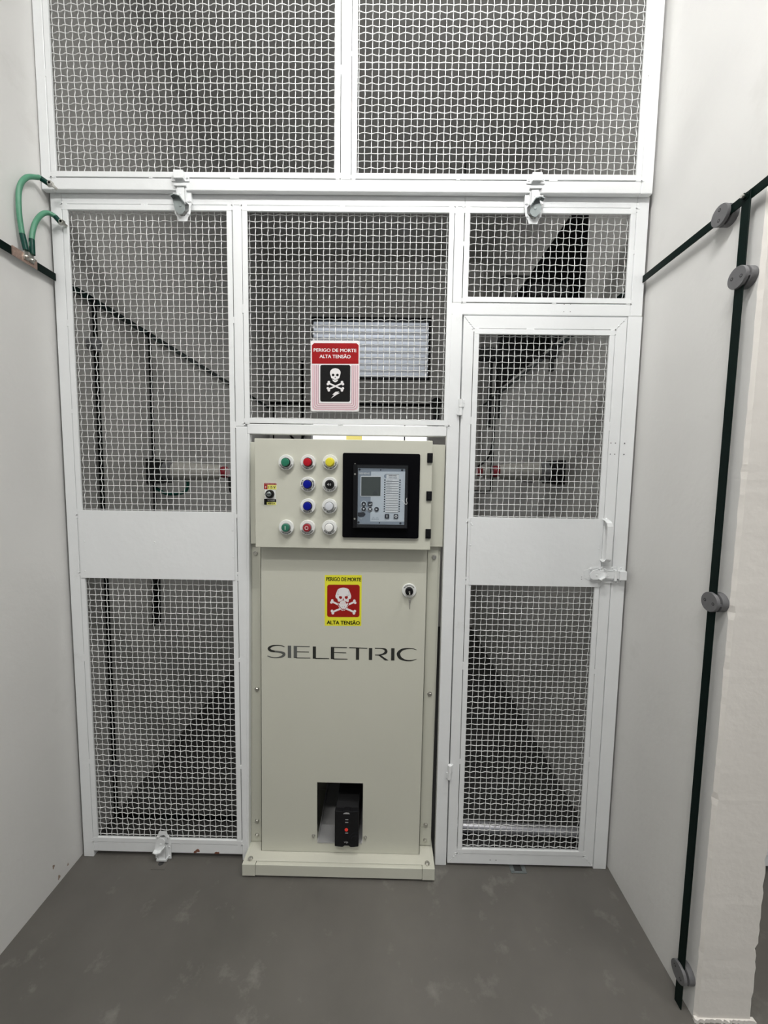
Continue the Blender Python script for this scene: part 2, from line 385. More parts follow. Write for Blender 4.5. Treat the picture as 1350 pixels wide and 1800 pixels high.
# ---------------------------------------------------------------- woven wire and frames
def wire_mesh(x0, x1, z0, z1, yc, parent, seed=0, pitch=.0218, r=.00140, sides=5, name='wire_mesh', ov=.008):
    rg = np.random.RandomState(seed); V = []; Fc = []; off = 0
    X0, X1, Z0, Z1 = x0 - ov, x1 + ov, z0 - ov, z1 + ov
    nx = int(round((X1 - X0) / pitch)); nz = int(round((Z1 - Z0) / pitch))
    gx = X0 + (np.arange(nx) + .5) * (X1 - X0) / nx; gz = Z0 + (np.arange(nz) + .5) * (Z1 - Z0) / nz
    def wire(fix, lo, hi, n, vertical, par, amp, wob):
        nonlocal off
        S = 4; t = np.arange(n * S + 1) / S          # units of pitch
        s = lo + t * (hi - lo) / n
        ph = np.cos(PI * (t - .5)); ph = np.sign(ph) * np.abs(ph) ** .7
        d = yc + amp * par * ph
        side = wob * np.sin(PI * t * 2 + par)
        ang = 2 * PI * np.arange(sides) / sides
        n_ = len(t); P = np.zeros((n_, sides, 3))
        a = r * np.cos(ang); b = r * np.sin(ang)
        if vertical: P[:, :, 0] = (fix + side)[:, None] + a; P[:, :, 1] = d[:, None] + b; P[:, :, 2] = s[:, None]
        else: P[:, :, 0] = s[:, None]; P[:, :, 1] = d[:, None] + a; P[:, :, 2] = (fix + side)[:, None] + b
        V.append(P.reshape(-1, 3))
        i = np.arange(n_ - 1)[:, None] * sides; k = np.arange(sides)[None, :]; k2 = (k + 1) % sides
        q = np.stack([i + k, i + k2, i + sides + k2, i + sides + k], -1).reshape(-1, 4) + off
        Fc.append(q); off += n_ * sides
    for j, x in enumerate(gx):
        amp = .0024 * rg.choice([1, 1, .85, .55]); wire(x + rg.normal(0, .0006), Z0, Z1, nz, True, 1 if j % 2 else -1, amp, .0004)
    for j, z in enumerate(gz):
        amp = .0024 * rg.choice([1, 1, .9, .7, .35]); wire(z + rg.normal(0, .0006), X0, X1, nx, False, -1 if j % 2 else 1, amp, .0004)
    V = np.concatenate(V); Fc = np.concatenate(Fc); c = (V.min(0) + V.max(0)) / 2
    me = bpy.data.meshes.new(name); me.vertices.add(len(V)); me.vertices.foreach_set('co', (V - c).ravel())
    me.loops.add(Fc.size); me.loops.foreach_set('vertex_index', Fc.ravel().astype(np.int32))
    me.polygons.add(len(Fc)); me.polygons.foreach_set('loop_start', (np.arange(len(Fc)) * 4).astype(np.int32))
    try: me.polygons.foreach_set('loop_total', np.full(len(Fc), 4, dtype=np.int32))
    except Exception: pass
    me.polygons.foreach_set('use_smooth', np.ones(len(Fc), dtype=bool))
    me.materials.append(MATS['wire_paint']); me.update(calc_edges=True); me.validate()
    o = bpy.data.objects.new(name, me); COL.objects.link(o); o.parent = parent
    c = Vector(c); o.location = c - wloc(parent); WORLD[o.name] = c
    return o
G = .0022; SW = .0175
def blob(m, x, y, z, r, rnd):
    m.lathe((x, y + r * .3, z), (0, -1, 0), [(0, r), (r * .5, r * .8), (r * .8, r * .4)], 'white_paint', n=8)
def strips(m, x0, x1, z0, z1, yf, seed, tube_y, sides='lrtb'):
    """flat retaining bars round an opening with welded joints bridging the fine gap"""
    rnd = random.Random(seed)
    a0, a1, c0, c1 = x0 - SW, x1 + SW, z0 - SW, z1 + SW
    if 't' in sides: m.box(a0, a1, yf - .0015, yf + .006, z1, c1, 'white_paint')
    if 'b' in sides: m.box(a0, a1, yf - .0015, yf + .006, c0, z0, 'white_paint')
    if 'l' in sides: m.box(a0, x0, yf - .0012, yf + .006, c0 + SW * .99, c1 - SW * .99, 'white_paint')
    if 'r' in sides: m.box(x1, a1, yf - .0012, yf + .006, c0 + SW * .99, c1 - SW * .99, 'white_paint')
    for cx_ in (a0 - G / 2, a1 + G / 2):
        for cz_ in (c0 - G / 2, c1 + G / 2): m.box(cx_ - .0025, cx_ + .0025, yf - .0006, yf + .006, cz_ - .0025, cz_ + .0025, 'white_paint')
    def welds(p, q, fixed, horiz):
        L = q - p; k = max(1, int(L / .30)); step = L / (k + 0.0001)
        spots = [p + .004, q - .004] + [p + step * (i + .0) + rnd.uniform(-.04, .04) for i in range(1, k)] + ([p + L * rnd.uniform(.35, .65)] if k == 1 else [])
        for s in spots:
            l = rnd.uniform(.006, .016)
            if horiz: m.box(s - l, s + l, yf - .001, yf + .006, fixed - G * 1.2, fixed + G * 1.2, 'white_paint')
            else: m.box(fixed - G * 1.2, fixed + G * 1.2, yf - .001, yf + .006, s - l, s + l, 'white_paint')
            if rnd.random() < .5:
                if horiz: blob(m, s, yf, fixed, .003, rnd)
                else: blob(m, fixed, yf, s, .003, rnd)
    if 't' in sides: welds(a0, a1, c1 + G / 2, True)
    if 'b' in sides: welds(a0, a1, c0 - G / 2, True)
    if 'l' in sides: welds(c0, c1, a0 - G / 2, False)
    if 'r' in sides: welds(c0, c1, a1 + G / 2, False)
E1 = SW + G      # distance from an opening to the tube beside it

def screw(m, x, y, z, r=.004, mt='white_paint'):
    m.lathe((x, y, z), (0, -1, 0), [(0, r * 1.25), (.0012, r * 1.2), (.0022, r)], mt, n=12)
    m.lathe((x, y - .0022, z), (0, -1, 0), [(0, r * .35), (.0003, r * .3)], 'dark_gap', n=8)
def latch(parent, cx, cz, yf, mode, lever_mat='zinc', step=0.0, tilt=0.5):
    """toggle bolt; local v runs from the lever tail (0) to the bolt nose; mode 'up','down','right'"""
    def T(u, v):
        if mode == 'up': return (cx + u, cz + v)
        if mode == 'down': return (cx + u, cz - v)
        return (cx + v, cz + u)
    def P(pts): return [T(*p) for p in pts]
    def bx(m, u0, u1, v0, v1, ya, yb, mt):
        a = T(u0, v0); b = T(u1, v1); m.box(a[0], b[0], ya, yb, a[1], b[1], mt)
    W = .031
    m = MB()   # base plate: two cheeks, shaped tail with an oval hole (built as a ring)
    n = 14; out = []; inn = []
    outer = [(-.015, -.052), (.015, -.052), (.018, -.040), (.027, -.027), (.028, -.006), (.031, .0), (.031, .060), (-.031, .060), (-.031, .0), (-.028, -.006), (-.027, -.027), (-.018, -.040)]
    # ring between the outline and the hole
    hole = [(-.006, -.036), (.006, -.036), (.012, -.030), (.021, -.020), (.022, -.006), (.022, .0), (.014, .010), (-.014, .010), (-.022, .0), (-.022, -.006), (-.021, -.020), (-.012, -.030)]
    o2 = [(-.015, -.052), (.015, -.052), (.018, -.040), (.027, -.027), (.028, -.006), (.031, .0), (.031, .010), (-.031, .010), (-.031, .0), (-.028, -.006), (-.027, -.027), (-.018, -.040)]
    k = len(o2)
    for i in range(k):
        j = (i + 1) % k
        if i == 6: continue
        m.prism(P([o2[i], o2[j], hole[j], hole[i]]), yf - .003, yf - .0008, 'white_paint')
    bx(m, -.031, .031, .008, .062, yf - .003, yf - .0008, 'white_paint')
    if mode == 'up': bx(m, -.029, .029, .010, .046, yf - .001, -.0002, 'white_paint')
    for sgn in (-1, 1):
        bx(m, sgn * .014, sgn * .017, .004, .060, yf - .010, yf - .003, 'white_paint')      # guide rails
        for v in (.050, .012, -.028):
            a = T(sgn * (.0245 if v > 0 else .020), v); screw(m, a[0], yf - .003, a[1], .0034)
    bx(m, -.020, .020, .052, .060, yf - .017, yf - .013, 'white_paint')                     # bridge over the bolt
    for sgn in (-1, 1): bx(m, sgn * .0165, sgn * .020, .052, .060, yf - .014, yf - .003, 'white_paint')
    lt = m.build('latch', parent, bevel=.0006, seg=1)
    m = MB(); bx(m, -.0125, .0125, .000, .078 - step, yf - .0125, yf - .0045, 'white_paint'); a = T(-.002, .030)
    m.lathe((a[0], yf - .0125, a[1]), (0, -1, 0), [(0, .003), (.001, .0022)], 'white_paint', n=10); m.build('bolt', lt, bevel=.0012)
    m = MB()   # keeper on the neighbouring frame
    y2 = -.021 if mode == 'up' else yf
    bx(m, -.030, .030, .069, .092, y2 - .003, y2 - .0005, 'white_paint')
    bx(m, -.0155, .0155, .069, .094, y2 - .0185, y2 - .0155, 'white_paint')
    for sgn in (-1, 1):
        bx(m, sgn * .0135, sgn * .0165, .069, .094, y2 - .0165, y2 - .002, 'white_paint'); a = T(sgn * .0235, .080); screw(m, a[0], y2 - .003, a[1], .0036)
    m.build('keeper', lt, bevel=.0008, seg=1)
    m = MB()   # thumb lever, a dull zinc tongue turned aside
    q = tilt; pts = []
    prof = [(-.004, -.0385), (-.017, -.028), (-.022, -.010), (-.026 if q > 0 else -.014, .012), (-.014, .017), (.004, .012), (.014, -.004), (.016, -.026), (.006, -.037)]
    if q < 0: prof = [(-u, v) for u, v in prof]
    m.prism(P(prof), yf - .017, yf - .0145, lever_mat)
    edge = [(-.026, .012), (-.014, .017), (.004, .012), (.014, -.004)]
    if q < 0: edge = [(-u, v) for u, v in edge]
    for i in range(3):
        p_, q_ = edge[i], edge[i + 1]; m.prism(P(bar2(p_, q_, .003)), yf - .030, yf - .015, lever_mat)
    a = T(0, -.012); m.lathe((a[0], yf - .017, a[1]), (0, -1, 0), [(0, .0045), (.001, .004), (.0013, .0015)], lever_mat, n=14)
    bx(m, -.005, .005, -.016, -.006, yf - .0147, yf - .002, lever_mat)
    m.build('latch_lever', lt, label='dull unpainted latch lever' if lever_mat == 'zinc' else None)
    return lt

# lower partition --------------------------------------------------
xL, a_, b_, c_, d_, e_, g_, xR = -1.181, -1.122, -.571, -.500, .194, .265, .810, .871
z1, z2, z3, z4, z5, z6, zt = 2.415, 1.376, 1.124, .084, 1.716, 2.140, 2.471
YF, TB = 0.0, .030
low = thing('mesh_partition', 'lower white mesh partition with hinged door, standing on the floor between the walls', 'partition', (-.155, 0, 0))
m = MB(); wp = 'white_paint'
def tb(x0, x1, z0, z1): m.box(x0, x1, YF, YF + TB, z0, z1, wp)
tb(xL, a_ - E1, 0, zt)                                  # left stile
tb(a_ - E1, e_ - .019, z1 + E1, zt); tb(e_ - .019, g_ + E1, z1 + E1, zt)   # head rail
tb(b_ + E1, c_ - E1, z5 - .03, z1 + E1); m.prism([(b_ + E1, z5 - .03), (-.510, z5 - .03), (-.534, 0), (b_ + E1, 0)], YF, YF + TB, wp)   # post beside the control panel
m.prism([(-.511, z5 - .0555), (-.5015, z5 - .0555), (-.527, 0), (-.535, 0)], YF, YF + TB, wp); tb(-.545, -.510, z5 - .06, z5 - .0555)
tb(a_ - E1, b_ + E1, .025, z4 - E1)                     # foot rail
tb(-.510, .205, z5 - .0555, z5 - E1)                    # rail over the control panel
tb(d_ + E1, e_ - E1, z6 - E1, z1 + E1); tb(.206, .2495, 0, z6 - E1)
tb(e_ - E1, g_ + E1, 2.081, z6 - E1)                    # transom rail
tb(g_ + E1, xR, 2.081, zt); tb(.8235, .873, 0, 2.081)
fr = m.build('partition_frame', low, bevel=.0025)
m = MB()
strips(m, a_, b_, z2, z1, YF, 11, 0); strips(m, a_, b_, z4, z3, YF, 12, 0); strips(m, c_, d_, z5, z1, YF, 13, 0); strips(m, e_, g_, z6, z1, YF, 14, 0)
m.box(a_ - SW, a_, YF - .0012, YF + .006, z3 + SW * .98, z2 - SW * .98, wp); m.box(b_, b_ + SW, YF - .0012, YF + .006, z3 + SW * .98, z2 - SW * .98, wp)
m.build('retaining_strips', low, bevel=.0006, seg=1)
m = MB(); m.box(a_ - .012, b_ + .010, YF - .004, YF - .0018, z3, z2, wp); 
for (x, z) in ((-1.115, 1.26), (-.566, 1.21), (-.568, 1.31), (-1.118, 1.15)): blob(m, x, YF - .003, z, .004, None)
blob(m, -.855, YF - .004, 1.262, .0035, None)
m.build('sheet_panel', low, bevel=.0005, seg=1, label='plain white sheet panel across the left bay')
wire_mesh(a_, b_, z2, z1, .014, low, 1); wire_mesh(a_, b_, z4, z3, .014, low, 2); wire_mesh(c_, d_, z5, z1, .014, low, 3); wire_mesh(e_, g_, z6, z1, .014, low, 4)
# rust and chips on the foot rail
m = MB()
for cx, cz, r in ((-.728, .037, .0085), (-.738, .031, .006), (-.655, .029, .006), (-.647, .030, .005)):
    m.flat([(cx + r * (1 + .14 * math.sin(3 * t + cx * 90)) * math.cos(t), cz + r * .75 * (1 + .14 * math.sin(3 * t + cx * 90)) * math.sin(t)) for t in np.linspace(0, 2 * PI, 18, endpoint=False)], YF - .0004, 'rust')
m.build('rust_patch', low, label='small rust-brown chips in the paint of the foot rail')
latch(low, -.715, 2.424, YF - .012, 'up', 'zinc', tilt=1); latch(low, .475, 2.424, YF - .012, 'up', 'zinc', tilt=-1)
lt = latch(low, -.862, .066, YF - .001, 'down', 'white_paint', step=.012, tilt=1)
# the hinged door
J, K, Hh, I_, z7, z8, z9, z10, z11, z12 = .2535, .8195, .309, .762, 2.015, 1.3725, 1.123, .074, 2.0765, .013
m = MB()
def miter(ax, az, bx, bz, cx, cz, dx, dz): m.prism([(ax, az), (bx, bz), (cx, cz), (dx, dz)], -.002, .028, wp)
o0, o1, i0, i1 = J, K, Hh - E1, I_ + E1; t1, bt, ti, bi = z11, z12, z7 + E1, z10 - E1
q = .0006
miter(o0 + q, t1, o1 - q, t1, i1 - q, ti, i0 + q, ti); miter(o0 + q, bt, o1 - q, bt, i1 - q, bi, i0 + q, bi)
miter(o0, bt + q, o0, t1 - q, i0, ti - q, i0, bi + q); miter(o1, bt + q, o1, t1 - q, i1, ti - q, i1, bi + q)
for cx0, cz0, cx1, cz1 in ((o0, t1, i0, ti), (o1, t1, i1, ti), (o0, bt, i0, bi), (o1, bt, i1, bi)):
    for k in range(5):
        s = (k + .5) / 5 + random.uniform(-.06, .06); blob(m, cx0 + (cx1 - cx0) * s, -.002, cz0 + (cz1 - cz0) * s, random.uniform(.002, .0042), None)
door = m.build('door_leaf', low, bevel=.0015, label='narrow hinged mesh door with a plain middle panel')
m = MB(); strips(m, Hh, I_, z8, z7, -.002, 21, 0); strips(m, Hh, I_, z10, z9, -.002, 22, 0)
for xx in (Hh - SW, I_): m.box(xx, xx + SW, -.0032, .004, z9 + SW * .98, z8 - SW * .98, wp)
m.build('retaining_strips', door, bevel=.0006, seg=1)
m = MB(); m.box(Hh - .008, I_ + .009, -.006, -.0038, z9, z8, wp)
for x, z in ((.306, 1.345), (.303, 1.27), (.767, 1.265), (.303, 1.35)): blob(m, x, -.005, z, .0042, None)
for x, z in ((.711, 1.160), (.711, 1.152)): m.cyl((x, -.0064, z), (x, -.005, z), .0016, None, 'dark_gap', 8)
m.build('sheet_panel', door, bevel=.0005, seg=1)
wire_mesh(Hh, I_, z8, z7, .012, door, 5); wire_mesh(Hh, I_, z10, z9, .012, door, 6)
# small drilled holes on the lock stile and jamb
m = MB()
for x in (.789, .805, .838):
    for z in (1.645, 1.606): m.cyl((x, -.0026, z), (x, -.0005, z), .0018, None, 'dark_gap', 10)
for x in (.60, .622):
    for z in (2.118 if x < .61 else 2.119, 2.094): m.cyl((x, -.0004, z), (x, .001, z), .0014, None, 'dark_gap', 10)
for x in (.420, .443): m.cyl((x, -.0026, .030), (x, -.0005, .030), .0016, None, 'dark_gap', 8)
m.build('drilled_holes', low)
def hinge(zc):
    m = MB(); m.cyl((.2515, -.008, zc), (.2515, -.008, zc + .028), .0075, None, wp, 14); m.cyl((.2505, -.008, zc - .028), (.2505, -.008, zc - .0015), .0070, None, wp, 14)
    m.box(.2535, .262, -.007, -.001, zc + .002, zc + .025, wp); m.box(.240, .250, -.006, .001, zc - .026, zc - .006, wp)
    for k in range(4): blob(m, .261 + random.uniform(-.002, .002), -.003, zc + .004 + k * .007, .003, None)
    m.build('hinge', door, smooth=True)
hinge(1.762); hinge(.395)
# pull handle bent from flat bar
m = MB(); zA, zB = 1.366, 1.222
path = [(-.004, zA + .004), (-.018, zA + .002), (-.032, zA - .006), (-.037, zA - .018), (-.037, zB + .010), (-.030, zB + .002), (-.018, zB - .003), (-.004, zB)]
for i in range(len(path) - 1):
    (ya, za), (yb, zb) = path[i], path[i + 1]; d = Vector((yb - ya, zb - za)).normalized(); n = Vector((-d.y, d.x)) * .0017
    m.prism([(ya + n.x, za + n.y), (yb + n.x, zb + n.y), (yb - n.x, zb - n.y), (ya - n.x, za - n.y)], .776, .796, wp, axis='x')
for z in (zA + .004, zB):
    for k in range(4): blob(m, .778 + k * .006, -.003, z + random.uniform(-.003, .003), .005, None)
m.build('pull_handle', door, bevel=.001)
latch(door, .770, 1.170, -.004, 'right', 'white_paint', step=.004, tilt=-1)
# floor socket plate for the door bolt
m = MB(); m.box(.497, .512, -.020, .012, .0003, .003, 'zinc'); m.box(.542, .557, -.020, .012, .0003, .003, 'zinc'); m.box(.497, .557, -.024, -.018, .0003, .003, 'zinc'); m.box(.512, .542, -.018, .012, .0003, .0008, 'dark_gap')
tag(m.build('floor_strike'), 'small grey metal bolt socket set in the floor below the mesh door', 'strike plate')
m = MB(); m.box(-.862 - .025, -.862 + .028, -.045, -.001, .0003, .0012, 'floor_paint'); m.cyl((-.862, -.02, .0005), (-.862, -.02, .0018), .010, None, 'dark_gap', 14)
tag(m.build('floor_strike'), 'flat grey floor plate under the latch of the left mesh bay', 'strike plate')

# upper partition --------------------------------------------------
up = thing('mesh_partition', 'upper white mesh partition of two wide bays, above the lower one and up to the ceiling', 'partition', (-.16, -.02, 2.458))
yu = -.021; ux0, ux1, uz0, uz1 = -1.190, .8655, 2.4665, 3.59
oa, ob, oc, od, oz0, oz1 = -1.137, -.196, -.1225, .808, 2.524, 3.53
m = MB()
def tu(x0, x1, z0, z1): m.box(x0, x1, yu, yu + .019, z0, z1, wp)
tu(ux0, oa - E1, uz0, uz1); tu(od + E1, ux1, uz0, uz1); tu(ob + E1, oc - E1, oz0 - E1, oz1 + E1); tu(oa - E1, od + E1, uz0, oz0 - E1); tu(oa - E1, od + E1, oz1 + E1, uz1)
m.build('partition_frame', up, bevel=.0025, seg=2)
m = MB(); strips(m, oa, ob, oz0, oz1, yu, 31, 0); strips(m, oc, od, oz0, oz1, yu, 32, 0); m.build('retaining_strips', up, bevel=.0006, seg=1)
wire_mesh(oa, ob, oz0, oz1, -.010, up, 7); wire_mesh(oc, od, oz0, oz1, -.010, up, 8)

# neighbouring bay: its own mesh partition, glimpsed past the wall end
nb = thing('mesh_partition', 'white mesh partition of the neighbouring bay, glimpsed past the right wall end', 'partition', (1.9, 0, 0))
m = MB()
m.box(1.07, 1.13, 0, .03, .03, 2.45, wp); m.box(2.60, 2.66, 0, .03, .0, 2.45, wp); m.box(1.13, 2.6, 0, .03, .03, .075, wp); m.box(1.13, 2.6, 0, .03, 2.40, 2.45, wp); m.box(1.07, 1.13, 0, .03, 0, .03, wp)
m.build('partition_frame', nb, bevel=.002)
m = MB(); strips(m, 1.15, 2.58, .095, 2.38, 0, 41, 0); m.build('retaining_strips', nb)
wire_mesh(1.15, 2.58, .095, 2.38, .014, nb, 9, sides=4)

# ---------------------------------------------------------------- control panel
cp = thing('control_panel', 'beige floor-standing electrical control panel with push buttons and protection relay', 'control panel', (-.165, .1, 0))
B = 'beige'
# plinth: front channel with separate corner caps, top sheet and bolts
m = MB(); px0, px1, pyf = -.5275, .1965, -.066
m.box(px0 + .050, px1 - .047, pyf + .0005, .30, .010, .0535, B); m.box(px0, px0 + .0490, pyf, .30, .008, .0545, B); m.box(px1 - .0460, px1, pyf, .30, .008, .0545, B)
m.box(px0 + .030, px1 - .030, .0, .28, .0, .010, 'dark_gap')
pl = m.build('plinth', cp, bevel=.0012)
m = MB(); m.box(px0 + .012, px1 - .010, pyf + .014, .05, .0548, .0562, 'beige_worn'); m.build('plinth_top_sheet', pl, bevel=.0008, seg=1)
def hexbolt(parent, x, y, z, r=.0085, d=(0, -1, 0), name='bolt'):
    m = MB(); p = Vector((x, y, z)); d = Vector(d)
    m.lathe(p, d, [(0, r), (.0012, r)], 'steel', 20); m.lathe(p + d * .0012, d, [(0, r * .80), (.0035, r * .78), (.0045, r * .66)], 'steel', 6)
    return m.build(name, parent, smooth=False)
hexbolt(pl, -.503, -.045, .0562, .0095, (0, 0, 1)); hexbolt(pl, .170, -.046, .0562, .0095, (0, 0, 1))
# column: two side channels, back, top
m = MB(); yc0 = .025
m.prism([(-.507, 1.632), (-.455, 1.632), (-.462, .056), (-.526, .056)], yc0, .30, B)
m.prism([(.147, 1.256), (.199, 1.256), (.191, .056), (.137, .056)], yc0 + .002, .30, B)
m.box(-.46, .14, .29, .30, .056, 1.25, B); m.box(-.46, .14, .06, .30, 1.24, 1.256, B)
m.build('column', cp, bevel=.002)
# right mounting flange (separate bent sheet) with seam
m = MB()
m.prism([(.147, 1.258), (.188, 1.258), (.191, 1.254), (.191, .137), (.143, .137), (.1455, 1.0)], yc0 - .002, yc0 + .0015, B); m.prism([(.143, .1355), (.191, .1355), (.1905, .060), (.143, .060)], yc0 - .002, yc0 + .0015, B)
fl = m.build('side_flange', cp, bevel=.0006, seg=1)
m = MB(); m.prism([(-.506, 1.258), (-.462, 1.258), (-.472, .137), (-.517, .137)], yc0 - .002, yc0 + .0015, B); m.prism([(-.517, .1355), (-.472, .1355), (-.472, .060), (-.517, .060)], yc0 - .002, yc0 + .0015, B)
fll = m.build('side_flange', cp, bevel=.0006, seg=1)
for x, z in ((-.492, 1.222), (-.494, .692), (-.500, .147), (-.501, .086), (.1745, 1.219), (.171, .687), (.168, .147), (.168, .082)): hexbolt(fl if x > 0 else fll, x, yc0 - .002, z, .0090)
# front cover: folded sheet with a rectangular cut-out
yv = -.013; hx0, hx1, hz0, hz1 = -.2545, -.0785, .100, .3455
def cx(z, s): return (-.472 + (z - .055) * .0085) if s < 0 else (.1425 + (z - .055) * .0040)
m = MB(); t = .0018; ztop = 1.256
m.prism([(cx(.058, -1), .058), (hx0, .058), (hx0, ztop), (cx(ztop, -1), ztop)], yv, yv + t, B)
m.prism([(hx1, .058), (cx(.058, 1), .058), (cx(ztop, 1), ztop), (hx1, ztop)], yv, yv + t, B)
m.prism([(hx0, .058), (hx1, .058), (hx1, hz0), (hx0, hz0)], yv, yv + t, B); m.prism([(hx0, hz1), (hx1, hz1), (hx1, ztop), (hx0, ztop)], yv, yv + t, B)
m.prism([(cx(.058, -1), .058), (cx(.058, -1) + t, .058), (cx(ztop, -1) + t, ztop), (cx(ztop, -1), ztop)], yv, yc0 - .002, B)
m.prism([(cx(.058, 1) - t, .058), (cx(.058, 1), .058), (cx(ztop, 1), ztop), (cx(ztop, 1) - t, ztop)], yv, yc0 - .002, B)
cov = m.build('front_cover', cp)
for x, z in ((-.2685, .126), (-.068, .124)):
    m = MB(); m.lathe((x, yv, z), (0, -1, 0), [(0, .0068), (.002, .0068), (.003, .005)], 'steel', 16); m.lathe((x, yv - .003, z), (0, -1, 0), [(0, .0035), (.005, .003)], 'steel', 10)
    m.build('screw', cov, smooth=True)
for x, z, r in ((-.429, 1.153, .0032), (-.414, 1.153, .0032), (-.422, 1.072, .0075), (-.429, .988, .0032), (-.415, .988, .0032)):
    m = MB(); m.lathe((x, yv, z), (0, -1, 0), [(0, r), (.0004, r)], 'beige_worn', 18); m.build('blanking_plug', cov)
# tray seen through the cut-out
m = MB(); ts = 'tray_steel'
m.box(hx0 + .004, hx1 - .004, yv - .0, .29, .0985, .1005, ts); m.prism([(yv, .1005), (.29, .1005), (.29, .150), (yv + .01, .106)], hx0 + .001, hx0 + .003, ts, axis='x'); m.prism([(yv, .1005), (.29, .1005), (.29, .150), (yv + .01, .106)], hx1 - .003, hx1 - .001, ts, axis='x')
m.box(hx0 + .002, hx1 - .002, yv - .0018, yv + .004, .0965, .1012, ts)
m.build('cable_tray', cp, label='grey steel tray inside the lower cut-out')
# logo lettering on the cover -- coordinates taken from the lettering itself
def LG(px, py): return (-.441 + (px - 47) * (.555 / 1243), .886 - (py - 25 * (px - 47) / 1243 - 61) * (.053 / 114))
m = MB(); yl = yv - .0006; ink = 'logo_ink'
def poly(pts, mt=ink): m.flat([LG(*p) for p in pts], yl, mt, .0004)
def band(pts, mt=ink):   # pts: (x,y,halfwidth), smoothed into one strip
    P = [Vector(p) for p in pts]; Q = []
    for i in range(len(P) - 1):
        a, b_, c, d = P[max(i - 1, 0)], P[i], P[i + 1], P[min(i + 2, len(P) - 1)]
        for k in range(6):
            t = k / 6; Q.append(0.5 * ((2 * b_) + (c - a) * t + (2 * a - 5 * b_ + 4 * c - d) * t * t + (3 * b_ - a - 3 * c + d) * t ** 3))
    Q.append(P[-1]); L_, R__ = [], []
    for i, q in enumerate(Q):
        d = Q[min(i + 1, len(Q) - 1)] - Q[max(i - 1, 0)]; l = math.hypot(d.x, d.y) or 1; nx, ny = -d.y / l * q.z, d.x / l * q.z
        L_.append(LG(q.x + nx, q.y + ny)); R__.append(LG(q.x - nx, q.y - ny))
    n = len(Q); vs = [(p[0], yl, p[1]) for p in L_ + R__]
    m.add(vs, [(i, i + 1, i + 1 + n, i + n) for i in range(n - 1)], mt)
def shear(pts): return pts
def vbar(xa, xb, ya, yb, mt=ink): poly([(xa, ya), (xb, ya + .5), (xb, yb + .5), (xa, yb)], mt)
band([(192, 80, 3), (165, 70, 3), (120, 68, 4), (85, 74, 7), (62, 92, 11), (75, 110, 10), (110, 118, 7)], ink)
band([(110, 118, 7), (160, 124, 8), (186, 137, 12), (178, 155, 10), (140, 168, 5), (90, 168, 4), (48, 155, 4)], 'logo_ink_pale')
vbar(219, 247, 70, 171, 'logo_ink_pale')
vbar(268, 296, 72, 172, 'logo_ink_pale'); poly([(296, 73), (402, 76), (402, 82), (296, 79)]); poly([(296, 118), (396, 120), (396, 126), (296, 124)]); poly([(275, 166), (300, 168), (407, 170), (407, 176), (290, 175)])
vbar(427, 454, 77, 178); poly([(435, 170), (460, 172), (564, 175), (564, 181), (450, 180)])
vbar(578, 606, 81, 181); poly([(606, 82), (712, 85), (712, 91), (606, 88)]); poly([(606, 124), (706, 128), (706, 134), (606, 130)]); poly([(585, 174), (610, 177), (718, 180), (718, 186), (600, 184)])
poly([(731, 84), (882, 89), (882, 96), (731, 91)]); vbar(787, 814, 91, 187)
vbar(895, 923, 90, 189); band([(944, 92, 4), (1000, 94, 4), (1030, 103, 9), (1037, 122, 12), (1020, 138, 8), (985, 147, 4), (946, 147, 3)]); poly([(968, 146), (992, 148), (1060, 193), (1030, 193)])
vbar(1080, 1108, 92, 193)
band([(1292, 106, 1.5), (1260, 97, 3), (1215, 95, 5), (1170, 105, 9), (1143, 130, 13), (1143, 150, 14), (1160, 175, 11), (1200, 192, 6), (1250, 194, 4), (1292, 182, 1.5)])
m.build('logo_lettering', cov, label='dark wide company lettering on the cover')
# danger sticker
def ST(px, py): return (-.227 + (px - 150) * (.135 / 990), 1.153 - (py - 6 * (px - 650) / 500 - 88) * (.189 / 1317))
def bone(m, p, q, wd, r, y, mt, mp):
    m.flat([mp(*c) for c in bar2(p, q, wd)], y, mt, .0002)
    d = (Vector(q) - Vector(p)).normalized(); n = Vector((-d.y, d.x))
    for e_, s in ((Vector(p), 1), (Vector(q), -1)):
        for k in (-1, 1):
            c = e_ + n * r * .85 * k - d * (r * .35 * s) * -1 * -1
            m.flat([mp(c.x + r * math.cos(t), c.y + r * math.sin(t)) for t in np.linspace(0, 2 * PI, 14, endpoint=False)], y - .00001 * (k + 2), mt, .0002)
m = MB(); ys = yv - .0004
m.flat([ST(150, 85), ST(1142, 85), ST(1142, 1412), ST(150, 1412)], ys, 'sticker_yellow', .0003)
rp = rrect(215, 1090, 335, 1180, 60); m.flat([ST(*p) for p in rp], ys - .0003, 'sticker_red')
m.text('PERIGO DE MORTE', ST(190, 0)[0], ST(1125, 0)[0], ST(650, 242)[1], ST(650, 142)[1], ys - .0004, 'ink', .035)
m.text('ALTA TENSÃO', ST(205, 0)[0], ST(1108, 0)[0], ST(650, 1378)[1], ST(650, 1255)[1], ys - .0004, 'ink', .035)
yk = ys - .0006; wh = 'sign_white'
bone(m, (352, 775), (560, 870), 48, 34, yk, wh, ST); bone(m, (950, 780), (740, 870), 48, 34, yk, wh, ST)
bone(m, (370, 1045), (600, 950), 48, 36, yk, wh, ST); bone(m, (940, 1045), (700, 945), 48, 36, yk, wh, ST)
m.flat([ST(*p) for p in [(500, 780), (505, 850), (610, 985), (700, 985), (800, 850), (800, 780), (650, 700)]], yk - .0001, 'sticker_red', .0002)
yk -= .0003
